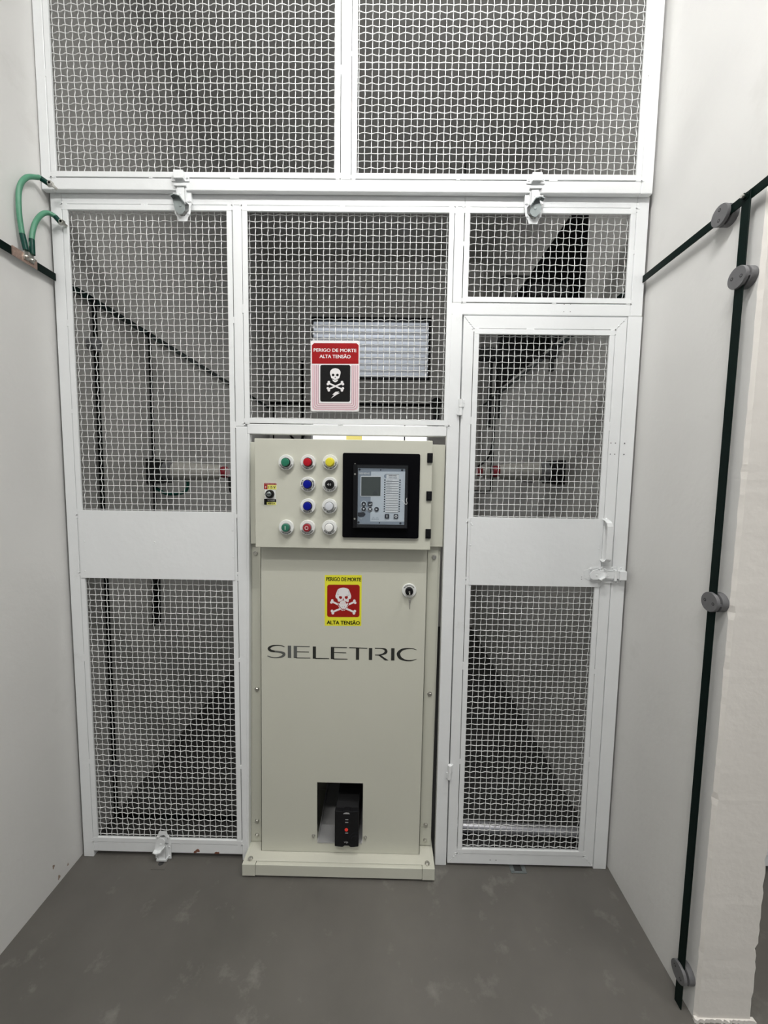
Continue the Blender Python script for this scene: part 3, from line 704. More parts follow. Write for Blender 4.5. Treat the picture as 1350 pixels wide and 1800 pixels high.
m.flat([ST(*p) for p in smooth([(435, 620), (455, 570), (480, 500), (500, 455), (560, 420), (650, 405), (740, 420), (800, 455), (825, 520), (850, 580), (865, 640), (840, 715), (800, 690), (797, 780), (760, 790), (690, 745), (600, 745), (555, 775), (508, 775), (490, 690), (450, 685)])], yk, wh, .0002)
m.flat([ST(*p) for p in smooth([(510, 790), (545, 840), (570, 770), (640, 745), (700, 755), (735, 840), (785, 795), (780, 850), (705, 970), (655, 955), (615, 970), (525, 850)])], yk - .0001, wh, .0002)
for pts in (smooth([(530, 630), (620, 635), (615, 690), (580, 708), (540, 685)]), smooth([(685, 635), (780, 625), (770, 690), (725, 708), (690, 680)]), [(648, 665), (668, 740), (632, 740)]): m.flat([ST(*p) for p in pts], yk - .0003, 'sticker_red', .0002)
for pts in (bar2((512, 470), (500, 590), 9), bar2((795, 480), (805, 600), 9), bar2((735, 600), (810, 605), 9), bar2((500, 600), (525, 590), 10)): m.flat([ST(*p) for p in pts], yk - .0003, 'relay_grey', .0002)
for k in range(7): m.flat([ST(*p) for p in bar2((585 + k * 20, 800), (585 + k * 20, 845), 5)], yk - .0004, 'sign_pink', .0002)
for x in (628, 682): m.flat([ST(x + 9 * math.cos(t), 905 + 12 * math.sin(t)) for t in np.linspace(0, 2 * PI, 8, endpoint=False)], yk - .0004, 'relay_grey', .0002)
m.build('danger_sticker', cov, label='yellow and red sticker with skull, PERIGO DE MORTE ALTA TENSÃO')
# key switch with hanging keys
kx, kz = .082, 1.101
m = MB(); m.lathe((kx, yv, kz), (0, -1, 0), [(0, .0262), (.0045, .0262), (.006, .0250)], 'disc_white', 40)
m.arc_text('BLOQUEIO KIRK', kx - .0005, kz, .0205, .0042, yv - .0063, 'ink', 118, top=True)
ks = m.build('key_switch', cov, smooth=True)
m = MB(); m.lathe((kx, yv - .006, kz), (0, -1, 0), [(0, .0145), (.012, .0142), (.0135, .0125)], 'black_plastic', 32)
m.lathe((kx, yv - .0195, kz), (0, -1, 0), [(0, .0085), (.002, .0083)], 'black_plastic', 24); m.lathe((kx, yv - .0215, kz), (0, -1, 0), [(0, .0035), (.0006, .0033)], 'steel', 16)
m.build('lock_cylinder', ks, smooth=True)
m = MB(); m.box(kx - .0008, kx + .0008, yv - .040, yv - .021, kz - .004, kz + .003, 'steel'); m.lathe((kx - .001, yv - .046, kz - .001), (1, 0, 0), [(0, .007), (.002, .007)], 'steel', 20)
ring = [(kx + .0085 * math.cos(t), yv - .046 + .002 * math.sin(t), kz - .012 + .0085 * math.sin(t)) for t in np.linspace(0, 2 * PI, 20)]
m.tube(ring, .0006, 'steel', 6, 1)
m.prism([(kx - .003, kz - .018), (kx + .004, kz - .018), (kx + .0045, kz - .028), (kx + .0025, kz - .036), (kx + .0018, kz - .056), (kx - .0008, kz - .056), (kx - .0012, kz - .036), (kx - .0035, kz - .028)], yv - .047, yv - .0455, 'steel')
m.build('key', ks, label='small steel keys on a ring in the lock')

# upper control box
m = MB(); m.box(-.506, .2035, .010, .30, 1.2595, 1.632, B); bb = m.build('control_box', cp, bevel=.0015)
yd = -.055
m = MB(); m.box(-.4655, .1505, yd, yd + .050, 1.2585, 1.639, B)
m.box(-.455, .14, yd + .048, .0105, 1.268, 1.629, B)
dr = m.build('control_box_door', bb, bevel=.002)
for z in (1.580, 1.449, 1.317):
    m = MB(); m.box(.1325, .1505 + .001, yd - .006, yd + .004, z - .0165, z + .0165, 'black_plastic'); m.box(.137, .1445, yd - .0075, yd - .005, z - .011, z + .011, 'black_gloss')
    m.build('hinge', dr, bevel=.001)
# push buttons and lamps
def button(x, z, name, capm, text, span, flat=False, collar='black_plastic', glyph=None, lbl=None, centre=None):
    m = MB(); m.lathe((x, yd, z), (0, -1, 0), [(0, .0262), (.0095, .0262), (.011, .0250)], 'disc_white', 44)
    m.arc_text(text, x, z, .0208, .0047, yd - .0113, 'ink', span, centre=centre)
    o = m.build(name, dr, smooth=True, label=lbl)
    m = MB(); m.lathe((x, yd - .011, z), (0, -1, 0), [(0, .0160), (.0035 if not flat else .002, .0160), (.0045 if not flat else .0025, .0150)], collar, 36); m.build('collar', o, smooth=True)
    m = MB(); d = .0045 if not flat else .0025
    m.lathe((x, yd - .011 - d, z), (0, -1, 0), [(0, .0138), (.008, .0136), (.0098, .0125), (.0103, .0105)], capm, 36)
    yg = yd - .011 - d - .0106
    if glyph == 'I': m.flat(rrect(x - .0009, x + .0009, z - .007, z + .007, .0008), yg, 'btn_white', .0003)
    if glyph == 'O':
        for i in range(28):
            t0, t1 = 2 * PI * i / 28, 2 * PI * (i + 1) / 28
            m.flat([(x + r * math.cos(t), z + r * math.sin(t)) for r, t in ((.0062, t0), (.0062, t1), (.0048, t1), (.0048, t0))], yg, 'btn_white', .0003)
    if glyph == 'horn':
        m.flat([(x - .006, z + .0015), (x - .004, z + .0015), (x - .001, z + .005), (x - .001, z - .005), (x - .004, z - .0015), (x - .006, z - .0015)], yg, 'print_highlight_grey', .0003)
        for r in (.003, .0055, .008):
            for i in range(6):
                t0 = -.6 + .2 * i; t1 = t0 + .2; cx_ = x - .001
                m.flat([(cx_ + rr * math.cos(t), z + rr * math.sin(t)) for rr, t in ((r, t0), (r, t1), (r - .0009, t1), (r - .0009, t0))], yg, 'print_highlight_grey', .0003)
    m.build('button_cap', o, smooth=True)
button(-.3535, 1.5575, 'indicator_lamp', 'btn_green', 'DISJUNTOR DESLIGADO', 140, lbl='green indicator lamp')
button(-.2775, 1.5590, 'indicator_lamp', 'btn_red', 'DISJUNTOR LIGADO', 120, lbl='red indicator lamp')
button(-.2015, 1.5600, 'indicator_lamp', 'btn_yellow', 'DISJUNTOR EM OPERAÇÃO', 190, collar='btn_yellow', lbl='yellow indicator lamp')
button(-.2785, 1.4835, 'push_button', 'btn_blue', 'ALARME DE FALTA FONTE SUPERVISÃO', 262, lbl='blue push button')
button(-.2025, 1.4840, 'push_button', 'black_gloss', 'CALA AS SIRENES', 150, glyph='horn', lbl='black push button with horn symbol')
button(-.2785, 1.4080, 'push_button', 'btn_blue', 'RECONHECE', 88, lbl='blue push button below another blue one')
button(-.2030, 1.4085, 'indicator_lamp', 'btn_clear', 'FONTE TRIP OPERANTE', 165, collar='collar_grey', lbl='clear indicator lamp')
button(-.3540, 1.3320, 'push_button', 'btn_green_flat', 'LIGA DISJUNTOR', 110, flat=True, collar='collar_grey', glyph='I', lbl='green push button marked I')
button(-.2800, 1.3330, 'push_button', 'btn_red_flat', 'DESLIGA DISJUNTOR', 128, flat=True, collar='collar_grey', glyph='O', lbl='red push button marked O')
button(-.2030, 1.3345, 'push_button', 'btn_white', 'TESTE FONTE TRIP', 125, flat=True, collar='collar_grey', lbl='white push button')
# selector lock and its two small labels
m = MB(); x, z = -.4115, 1.4475
m.box(x - .019, x + .019, yd - .0006, yd, z - .017, z + .017, 'disc_white')
m.lathe((x, yd - .0006, z), (0, -1, 0), [(0, .0145), (.012, .0142), (.0145, .0125)], 'black_plastic', 36)
m.lathe((x, yd - .0151, z), (0, -1, 0), [(0, .0085), (.004, .0082), (.0048, .007)], 'zinc', 28)
m.prism([(x - .006, z + .0018), (x - .0165, z + .0008), (x - .0165, z - .0008), (x - .006, z - .0018)], yd - .0185, yd - .0155, 'zinc')
m.box(x - .006, x + .006, yd - .0212, yd - .0198, z - .0018, z + .0018, 'dark_gap')
m.build('selector_lock', dr, smooth=True, label='small black selector with a grey metal centre')
m = MB(); ya = yd - .0005
lx0, lx1, lz0, lz1 = -.4340, -.3885, 1.4625, 1.4865
m.flat(rrect(lx0, lx1, lz0, lz1, .0025), ya, 'disc_white'); m.flat(rrect(lx0 + .001, lx1 - .001, lz0 + .001, lz1 - .001, .002), ya - .0003, 'sticker_red')
m.flat([(lx0 + .013, lz0 + .001), (lx1 - .001, lz0 + .001), (lx1 - .001, lz1 - .0075), (lx0 + .013, lz1 - .0075)], ya - .0005, 'label_yellow', .0002)
m.text('115 V', lx0 + .0155, lx1 - .0045, lz0 + .0042, lz0 + .0132, ya - .0007, 'ink', .04)
m.text('ATENÇÃO TENSÃO DE', lx0 + .004, lx1 - .003, lz1 - .0055, lz1 - .0028, ya - .0007, 'sign_white', .02)
m.flat([(lx0 + .0085, lz0 + .016), (lx0 + .0045, lz0 + .0085), (lx0 + .0065, lz0 + .0085), (lx0 + .0055, lz0 + .003), (lx0 + .0095, lz0 + .0105), (lx0 + .0072, lz0 + .0105)], ya - .0006, 'sign_white', .0002)
m.build('voltage_label', dr, label='small red and yellow label reading 115 V')
m = MB(); lx0, lx1, lz0, lz1 = -.4345, -.3900, 1.4085, 1.4315
m.flat(rrect(lx0, lx1, lz0, lz1, .0025), ya, 'disc_white'); m.flat(rrect(lx0 + .001, lx1 - .001, lz0 + .001, lz1 - .001, .002), ya - .0003, 'ink')
m.flat([(lx0 + .0105, lz0 + .001), (lx1 - .001, lz0 + .001), (lx1 - .001, lz0 + .0105), (lx0 + .0105, lz0 + .0105)], ya - .0005, 'label_yellow', .0002)
m.text('400-5A', lx0 + .014, lx1 - .005, lz0 + .003, lz0 + .009, ya - .0007, 'ink', .05); m.text('TRANSFORMADOR', lx0 + .012, lx1 - .004, lz1 - .0048, lz1 - .0028, ya - .0007, 'paper', .02); m.text('DE CORRENTE', lx0 + .014, lx1 - .006, lz1 - .0092, lz1 - .0062, ya - .0007, 'paper', .02)
m.build('current_label', dr, label='small black and yellow label below the selector')
# relay with its bezel
m = MB(); m.prism(rrect(-.1580, .1080, 1.3000, 1.5930, .006), yd - .009, yd - .0002, 'bezel_black'); bz = m.build('relay_bezel', dr, bevel=.001, label='wide black bezel')
def RL(px, py): return (-.105 + (px - 90) * (.162 / 1135), 1.5415 - (py - 6 * (px - 650) / 600 - 78) * (.195 / 1385))
yr = yd - .016
def RP(m, pts, lay, mt): m.flat([RL(*p) for p in pts], yr - .0004 * lay, mt, .0004)
def rc(x0, x1, y0, y1): return [(x0, y0), (x1, y0), (x1, y1), (x0, y1)]
m = MB(); p0 = RL(90, 75); p1 = RL(1225, 1460); m.box(p0[0], p1[0], yr, yd - .009, p1[1], p0[1], 'relay_grey')
rl = m.build('protection_relay', bz, bevel=.001)
m = MB()
RP(m, [(410, 155), (1225, 155), (1225, 1375), (400, 1375)], 1, 'relay_light')
RP(m, [(398, 255), (648, 255), (648, 775), (398, 775)], 1.2, 'relay_light')
RP(m, rc(220, 1110, 95, 140), 1, 'relay_grey'); RP(m, rc(210, 1110, 1385, 1432), 1, 'relay_grey')
for (ax, ay) in ((130, 108), (1150, 118), (118, 1400), (1132, 1418)): RP(m, circ(ax, ay, 27, 16), 1.5, 'relay_dark')
for (ax, ay) in ((637, 116), (625, 1408)): RP(m, circ(ax, ay, 17, 12), 1.5, 'relay_dark')
RP(m, rrect(160, 650, 262, 765, 22), 2, 'paper')
pz = RL(0, 0)
def RT(m, s, x0, x1, y0, y1, mt, bold=.02, lay=3): 
    a = RL(x0, y1 + 0); b = RL(x1, y0); cxm = (x0 + x1) / 2; a = (RL(x0, 0)[0], RL(cxm, y1)[1]); b = (RL(x1, 0)[0], RL(cxm, y0)[1]); m.text(s, a[0], b[0], a[1], b[1], yr - .0004 * lay, mt, bold)
RT(m, 'SIEMENS', 112, 372, 180, 222, 'paper', .045)
RP(m, circ(765, 265, 48, 20), 2, 'relay_grey'); RP(m, rc(775, 1075, 215, 330), 2.3, 'paper'); RP(m, [(765, 216), (1080, 218), (1080, 226), (765, 224)], 2.6, 'relay_dark')
RT(m, 'SIPROTEC', 830, 1030, 240, 268, 'relay_dark', .02, 3.2); RT(m, '7SR1004', 830, 1030, 285, 315, 'relay_grey', .02, 3.2)
words = ['HEALTHY', 'PICKUP', 'TRIP', 'FASE A', 'FASE B', 'FASE C'] + [''] * 8
for k in range(14):
    y = 342 + k * 58.6
    RP(m, rc(770, 1070, y, y + 46), 2, 'paper'); RP(m, rc(770, 1072, y + 48, y + 55), 2.2, 'relay_dark')
    if words[k]: RT(m, words[k], 788, 788 + 20 * len(words[k]), y + 14, y + 32, 'relay_grey', .02)
    RP(m, circ(742 - k * .5, y + 18, 17, 12), 2, 'relay_dark'); RP(m, circ(1106 - k * .8, y + 18, 17, 12), 2, 'relay_dark')
RP(m, [(100, 1155), (240, 1150), (285, 1185), (280, 1215), (235, 1262), (140, 1265), (98, 1240)], 2, 'relay_dark'); RT(m, 'USB', 145, 200, 1298, 1318, 'paper', .03)
for c in (475, 568):
    for p, q_ in (((c - 38, 1330), (c + 38, 1330)), ((c - 38, 1330), (c, 1268)), ((c + 38, 1330), (c, 1268))): RP(m, bar2(p, q_, 6), 2, 'relay_grey')
m.build('relay_front_print', rl, label='light grey printed relay face with indicator list')
m = MB(); RP(m, rc(175, 640, 283, 748), 3, 'lcd'); RP(m, [(420, 705), (470, 655), (580, 570), (580, 690), (540, 705)], 3.5, 'lcd_smudge'); m.build('display_screen', rl, label='dark greenish display screen')
def key(cx_, cy_, shape, kind):
    m = MB(); a = RL(cx_, cy_); s = .162 / 1135; r = 56 * s
    if kind == 'round':
        m.lathe((a[0], yr - .0004, a[1]), (0, -1, 0), [(0, r * 1.3), (.0008, r * 1.25)], 'relay_light', 24); m.lathe((a[0], yr - .0012, a[1]), (0, -1, 0), [(0, r), (.0018, r * .97)], 'relay_dark', 24)
    else:
        m.prism(rrect(a[0] - r * .95, a[0] + r * .95, a[1] - r * .95, a[1] + r * .95, r * .3), yr - .0030, yr - .0004, 'relay_dark')
    y = yr - .0034; q = r * .5
    P_ = lambda pts: m.flat([(a[0] + u * q, a[1] + v * q) for u, v in pts], y, 'paper', .0003)
    if shape == 'up': P_([(-.9, -.8), (.9, -.8), (0, .9)])
    if shape == 'down': P_([(-.9, .8), (.9, .8), (0, -.9)])
    if shape == 'right': P_([(-.8, -.9), (-.8, .9), (.9, 0)])
    if shape == 'x': P_(bar2((-1, -1), (1, 1), .55)); m.flat([(a[0] + u * q, a[1] + v * q) for u, v in bar2((-1, 1), (1, -1), .55)], y - .0003, 'paper', .0003)
    if shape == 'enter': P_([(1.0, 1.0), (.55, 1.0), (.55, -.1), (-.3, -.1), (-.3, .3), (-1.1, -.35), (-.3, -1), (-.3, -.6), (1.0, -.6)])
    if shape == 'I': P_([(-.3, -1.1), (.3, -1.1), (.3, 1.1), (-.3, 1.1)])
    if shape == 'O':
        for i in range(20):
            t0, t1 = 2 * PI * i / 20, 2 * PI * (i + 1) / 20; P_([(1.2 * math.cos(t0), 1.2 * math.sin(t0)), (1.2 * math.cos(t1), 1.2 * math.sin(t1)), (.6 * math.cos(t1), .6 * math.sin(t1)), (.6 * math.cos(t0), .6 * math.sin(t0))])
    m.build('relay_key', rl)
key(240, 945, 'up', 'round'); key(240, 1070, 'down', 'round'); key(395, 1072, 'x', 'round'); key(552, 1074, 'right', 'round'); key(395, 945, 'enter', 'sq'); key(805, 1243, 'I', 'sq'); key(1022, 1246, 'O', 'sq')
# clear hinged cover over the relay with its seal wire
m = MB(); cx0_, cx1_, cz0_, cz1_ = -.1195, .0665, 1.3375, 1.5525; yk = yd - .024
m.box(cx0_, cx1_, yk, yk + .0015, cz0_, cz1_, 'acrylic')
cv = m.build('clear_cover', bz, label='clear plastic cover over the relay')
m = MB()
for z in (cz0_, cz1_): m.box(cx0_, cx1_, yk - .0003, yd - .009, z - .001, z + .001, 'black_gloss')
m.box(cx0_, cx0_ + .013, yk - .0004, yd - .0092, cz0_, cz1_, 'black_gloss'); m.box(cx1_ - .001, cx1_ + .001, yk - .0003, yd - .009, cz0_, cz1_, 'black_gloss')
m.build('cover_edge', cv)
for z in (cz1_ - .032, cz0_ + .030):
    m = MB(); m.lathe((cx0_ + .0055, yk - .0004, z), (0, -1, 0), [(0, .0034), (.0015, .0030)], 'steel', 14); m.build('cover_screw', cv)
m = MB(); m.lathe((cx0_ + .004, yd - .009, cz1_ + .004), (0, -1, 0), [(0, .002), (.0015, .0018)], 'steel', 12); m.build('bezel_screw', bz)
m = MB(); m.tube([(.046, yk - .001, 1.4345), (.054, yk - .003, 1.4295), (.0575, yk - .004, 1.4225), (.0635, yk - .004, 1.421), (.0645, yk - .003, 1.427), (.062, yk - .004, 1.4335), (.0645, yk - .002, 1.442)], .0007, 'btn_white', 6, 5); m.build('seal_wire', cv, label='thin white seal wire')

# the small black unit standing in the cut-out
ps = thing('power_stabiliser', 'small black power unit with a red button in the lower cut-out of the panel', 'power unit', (-.1375, .06, .1008))
dx0, dx1, dz0, dz1, dyf = -.1835, -.0925, .1015, .2465, -.034
m = MB(); xm = (dx0 + dx1) / 2; hw = (dx1 - dx0) / 2
def outline(s0, top, botm):
    pts = []
    for i in range(13):
        u = -1 + 2 * i / 12; pts.append((xm + u * hw * s0, botm - .0045 * (abs(u) < .30) * -1.3 + .0035 * (abs(u) ** 3)))
    for i in range(13):
        u = 1 - 2 * i / 12; pts.append((xm + u * hw * s0, top + .0035 * (abs(u) < .30) + .002 * abs(u) ** 3))
    return pts
m.prism(outline(1, dz1, dz0), dyf, dyf + .02, 'device_black'); m.box(dx0 + .002, dx1 - .002, dyf + .02, .20, dz0, dz1 - .003, 'device_top')
bd = m.build('housing', ps, bevel=.0015)
m = MB(); yz = dyf - .0004
m.flat([(xm - .014, dz1 - .009), (xm + .012, dz1 - .009), (xm + .008, dz1 - .004), (xm - .002, dz1 - .0025), (xm - .010, dz1 - .005)], yz, 'print_highlight_grey'); m.build('painted_highlight', ps)  # highlight painted near the top of the housing front
for z, hw_ in ((dz1 - .032, .0013), (dz1 - .043, .0013), (dz1 - .0865, .0013)):
    m = MB(); m.box(xm - .0055, xm + .006, yz, dyf, z - hw_, z + hw_, 'print_highlight_grey'); m.build('indicator_mark', ps)
m = MB(); m.text('vip', xm - .010, xm + .006, dz0 + .015, dz0 + .026, yz, 'print_highlight_grey', .01); m.build('lettering', ps)
m = MB()
for r0 in (.030, .021):
    for i in range(10):
        t0 = .55 + 2.2 * i / 10; t1 = t0 + .2; cx_, cz_ = dx1 - .010, dz0 + .022
        m.flat([(min(cx_ + rr * math.cos(t), dx1 - .0006), cz_ + rr * math.sin(t) * 1.3) for rr, t in ((r0, t0), (r0, t1), (r0 - .0011, t1), (r0 - .0011, t0))], yz, 'relay_dark')
m.build('curved_trim', ps)
m = MB(); m.lathe((xm - .001, dyf, dz1 - .073), (0, -1, 0), [(0, .0065), (.0015, .006)], 'led_red', 20); m.build('power_button', ps, label='round red button')

# danger sign hung on the wire mesh
sg = thing('danger_sign', 'white and red danger sign with skull hung on the centre mesh bay', 'sign', (-.192, -.012, 1.741))
def SG(px, py): return (-.2785 + (px - 85) * (.171 / 1105), 1.9835 - (py - 100 - 5 * (px - 640) / 600) * (.2425 / 1628))
yg = -.013
m = MB(); m.prism([SG(*p) for p in rrect(85, 1192, 100, 1728, 50)], yg, yg + .002, 'sign_white'); m.build('sign_board', sg)
m = MB()
m.flat([SG(*p) for p in [(112, 205), (165, 158), (1118, 158), (1168, 205), (1168, 628), (112, 628)]], yg - .0003, 'sign_red')
def urect(inset, r):   # U-shaped stripe bands: nested rounded rectangles open at the top
    x0_, x1_, y1_ = 112 + inset, 1172 - inset, 1700 - inset
    pts = [(x0_, 655)]
    for i in range(7): t = PI + (PI / 2) * -i / 6; pts.append((x0_ + r + r * math.cos(PI - (PI / 2) * i / 6 * -1 * -1), y1_ - r + r * math.sin((PI / 2) * i / 6)))
    pts2 = [(1284 - p[0], p[1]) for p in pts[::-1]]
    return pts + pts2
lay = 0
for k, (ins, mt) in enumerate(((0, 'sign_pink'), (26, 'sign_stripe'), (33, 'sign_white'), (46, 'sign_pink'), (66, 'sign_stripe'), (74, 'sign_white'), (86, 'sign_pink'), (106, 'sign_stripe'), (114, 'sign_white'), (126, 'sign_pink'), (146, 'sign_stripe'), (154, 'sign_white'), (0, None))):
    if mt is None: continue
    m.flat([SG(*p) for p in urect(ins, max(10, 95 - ins * .45))], yg - .0003 - .00012 * k, mt, .00012)
yq = yg - .0021
m.flat([SG(*p) for p in rrect(305, 985, 658, 1502, 40)], yq, 'ink', .0003)
m.text('PERIGO DE MORTE', SG(152, 0)[0], SG(1120, 0)[0], SG(640, 360)[1], SG(640, 282)[1], yg - .0006, 'sign_white', .03)
m.text('ALTA TENSÃO', SG(285, 0)[0], SG(990, 0)[0], SG(640, 503)[1], SG(640, 405)[1], yg - .0006, 'sign_white', .03)
yq -= .0004
m.flat([SG(*p) for p in smooth([(525, 840), (535, 790), (575, 748), (645, 733), (715, 748), (758, 790), (768, 840), (755, 890), (742, 940), (735, 965), (695, 975), (670, 1010), (620, 1010), (600, 975), (555, 965), (548, 930), (533, 885)])], yq, wh, .0003)
m.flat([SG(*p) for p in smooth([(578, 985), (605, 1000), (645, 1010), (690, 1000), (712, 985), (705, 1020), (665, 1055), (625, 1055), (588, 1020)])], yq - .0003, wh, .0003)
for c in (597, 695): m.flat([SG(*p) for p in circ(c, 890, 30, 16)], yq - .0005, 'ink', .0003)
m.flat([SG(*p) for p in [(645, 925), (662, 955), (628, 955)]], yq - .0005, 'ink', .0003)
m.flat([SG(*p) for p in [(585, 985), (612, 1000), (645, 1004), (680, 1000), (705, 985), (690, 1002), (645, 1014), (600, 1002)]], yq - .0007, 'ink', .0002)
bone(m, (500, 1080), (800, 1215), 36, 30, yq - .0002, wh, SG); bone(m, (800, 1080), (500, 1215), 36, 30, yq - .0004, wh, SG)
m.flat([SG(*p) for p in [(652, 1275), (738, 1270), (700, 1296), (752, 1300), (640, 1368), (548, 1430), (622, 1348), (580, 1342)]], yq, wh, .0003)
m.build('sign_print', sg)

# ---------------------------------------------------------------- earthing bars on the walls
BZR, BZL = 2.204, 2.192
def bar(name, segs, label, mt='bar_green', cat='busbar'):
    m = MB()
    for s in segs: m.box(*s, mt)
    return tag(m.build(name, bevel=.0006, seg=1), label, cat)
bar('earthing_bar', [(.864, .8675, -1.35, 2.24, BZR - .0115, BZR + .0115)], 'dark green horizontal earthing bar running back along the right wall')
vb = bar('earthing_bar', [(.8605, .864, -.4030, -.3790, .0, 2.213)], 'dark green vertical earthing bar on the right wall, down to the floor')
bar('earthing_bar', [(-1.1775, -1.174, -1.35, 2.42, BZL - .0125, BZL + .0125)], 'dark green horizontal earthing bar running back along the left wall')
bar('earthing_bar', [(-1.1735, -1.170, .160, .184, .012, 2.20), (-1.170, -.56, .165, .195, .0065, .012)], 'black earthing bar behind the left mesh, down the wall and across the floor', 'bar_black')
bar('earthing_bar', [(-1.1735, -1.170, .515, .540, .80, 2.20)], 'black vertical earthing bar on the left wall behind the wall-mounted insulator', 'bar_black')
m = MB(); m.prism([(.500, .745), (.560, .745), (.575, 1.20), (.515, 1.20)], -1.190, -1.180, 'duct_dark', axis='x'); m.box(-1.1935, -1.190, .52, .56, .80, 1.15, 'duct_dark')
tag(m.build('cable_channel'), 'dark grey flat channel low on the left wall inside the enclosure', 'channel')
bar('earthing_bar', [(-1.17, .50, 2.440, 2.444, 2.225, 2.252)], 'black horizontal earthing bar across the back wall', 'bar_black')
bar('earthing_bar', [(-.862, -.838, 2.434, 2.438, 1.55, 2.64)], 'black vertical earthing bar on the back wall left of the windows', 'bar_black')
m = MB(); m.box(-1.157, -1.147, 2.485, 2.499, 1.2, 2.22, 'bar_black'); tag(m.build('conduit'), 'thin black conduit in the far left corner of the enclosure', 'conduit')
m = MB(); m.tube([(-.92, 2.46, 1.82), (-.98, 2.45, 1.95), (-1.02, 2.44, 2.02)], .009, 'bar_black', 8); m.tube([(-1.02, 2.44, 2.02), (-.99, 2.47, 1.95), (-.92, 2.46, 1.82), (-1.1, 2.48, 1.6)], .009, 'bar_black', 8)
m.tube([(-.92, 2.46, 1.82), (-.80, 2.46, 1.98), (-.70, 2.48, 2.02)], .009, 'bar_black', 8)
tag(m.build('loose_cable', smooth=True), 'black cable looped against the back wall over the control box', 'cable')
# junction bolt of the two right-hand bars
m = MB(); m.lathe((.8605, -.391, 2.203), (-1, 0, 0), [(0, .009), (.0015, .009), (.002, .0078)], 'bar_green', 20); m.lathe((.8585, -.391, 2.203), (-1, 0, 0), [(0, .0072), (.005, .007)], 'bar_green', 6); m.lathe((.8535, -.391, 2.203), (-1, 0, 0), [(0, .004), (.005, .0038)], 'steel', 12)
tag(m.build('junction_bolt', smooth=True), 'bolt joining the vertical bar to the horizontal bar on the right wall', 'bolt')
def insulator(y, z, label, ang=0, side=1, group=None, r=.0265, yin=.0):
    X = XR if side > 0 else XL; s = -1 if side > 0 else 1
    t = thing('standoff_insulator', label, 'insulator', (X, y, z), group)
    m = MB(); m.lathe((X, y, z), (s, 0, 0), [(0.0004, r * .98), (.0165, r * .98), (.0172, r * .93)], 'pvc_grey', 36); m.build('insulator_base', t, smooth=True)
    m = MB(); xo = X + s * .0232; m.lathe((xo, y, z), (s, 0, 0), [(0, r * .98), (.0065, r), (.0085, r * .965)], 'pvc_grey', 36); cpz = m.build('clamp_cap', t, smooth=True)
    xf = X + s * .0317
    m = MB()
    for k in (-1, 1):
        yy = y + k * r * .5 * math.cos(ang); zz = z + k * r * .5 * math.sin(ang)
        m.lathe((xf + s * -.0002, yy, zz), (s, 0, 0), [(0, .0042), (.0005, .0042)], 'dark_gap', 14); m.lathe((xf, yy, zz), (s, 0, 0), [(0.0003, .0022), (.0008, .0018)], 'pvc_grey', 8)
        m.box(min(X + s * .0165, xo), max(X + s * .0165, xo), y + k * r * .78 * math.cos(ang) - .003, y + k * r * .78 * math.cos(ang) + .003, z + k * r * .78 * math.sin(ang) - .003, z + k * r * .78 * math.sin(ang) + .003, 'pvc_grey')
    m.build('cap_screws', cpz)
    return t
insulator(-.322, 2.2035, 'grey round insulator clamping the horizontal bar on the right wall', PI / 2)
insulator(-.391, 2.014, 'grey round insulator on the right vertical bar, topmost, just below the bolted joint', .15)
insulator(-.391, 1.193, 'grey round insulator halfway down the vertical bar on the right wall', .15)
insulator(-.391, .105, 'grey round insulator at the foot of the vertical bar, near the floor', .6)
insulator(.172, .235, 'grey insulator on the black bar low behind the left mesh', .2, side=-1)
insulator(.172, 2.02, 'grey insulator near the top of the first black bar behind the left mesh', .2, side=-1)
insulator(.72, BZR, 'grey insulator on the horizontal bar inside the right side of the enclosure', PI / 2)
insulator(1.75, BZR, 'grey insulator on the horizontal bar near the far right corner', PI / 2)

# earth clamp and green cables on the left
m = MB(); m.box(-1.174, -1.1705, -.160, -.076, BZL - .014, BZL + .0145, 'copper_tinned')
for y in (-.118, -.098): m.lathe((-1.1705, y, BZL + .003), (1, 0, 0), [(0, .0085), (.002, .0085), (.0025, .0065), (.007, .0065), (.010, .0035), (.014, .0035)], 'steel', 12)
for y in (-.117, -.098): m.prism([(y - .008, BZL - .006), (y + .008, BZL - .006), (y + .007, BZL + .024), (y - .007, BZL + .024)], -1.1695, -1.167, 'steel', axis='x')
tag(m.build('earth_clamp', smooth=True), 'shiny bolted earth clamp joining two green cables to the left bar', 'clamp')
def ecable(pts, label, split):
    t = thing('earth_cable', label, 'cable', pts[0])
    m = MB(); m.tube(pts, .0073, 'cable_green', 14, 8); m.build('cable_sheath', t, smooth=True)
    for nm, seg in (('lower_sleeve', pts[:2]), ('upper_sleeve', pts[-2:])):
        m = MB(); m.tube([seg[0], tuple((Vector(seg[0]) + Vector(seg[1])) / 2), seg[1]], .0080, 'tape_green', 14, 1); m.build('tape_sleeve', t, smooth=True, label='dark green tape sleeve')
    e = Vector(pts[-1]); m = MB(); m.box(e.x - .004, e.x + .014, e.y - .005, e.y + .004, e.z - .008, e.z + .005, 'steel')
    yb = -.021 if e.z > 2.46 else 0.0
    m.cyl((e.x + .009, yb, e.z - .002), (e.x + .009, e.y - .010, e.z - .002), .0045, None, 'steel', 10); m.cyl((e.x + .009, e.y - .010, e.z - .002), (e.x + .009, e.y - .005, e.z - .002), .008, None, 'steel', 6)
    m.build('cable_lug', t)
ecable([(-1.166, -.119, 2.214), (-1.1735, -.121, 2.262), (-1.1745, -.1265, 2.33), (-1.174, -.121, 2.40), (-1.171, -.097, 2.448), (-1.166, -.062, 2.474), (-1.162, -.055, 2.4765), (-1.148, -.040, 2.470)], 'longer green earth cable looping up from the clamp to the upper partition frame', 0)
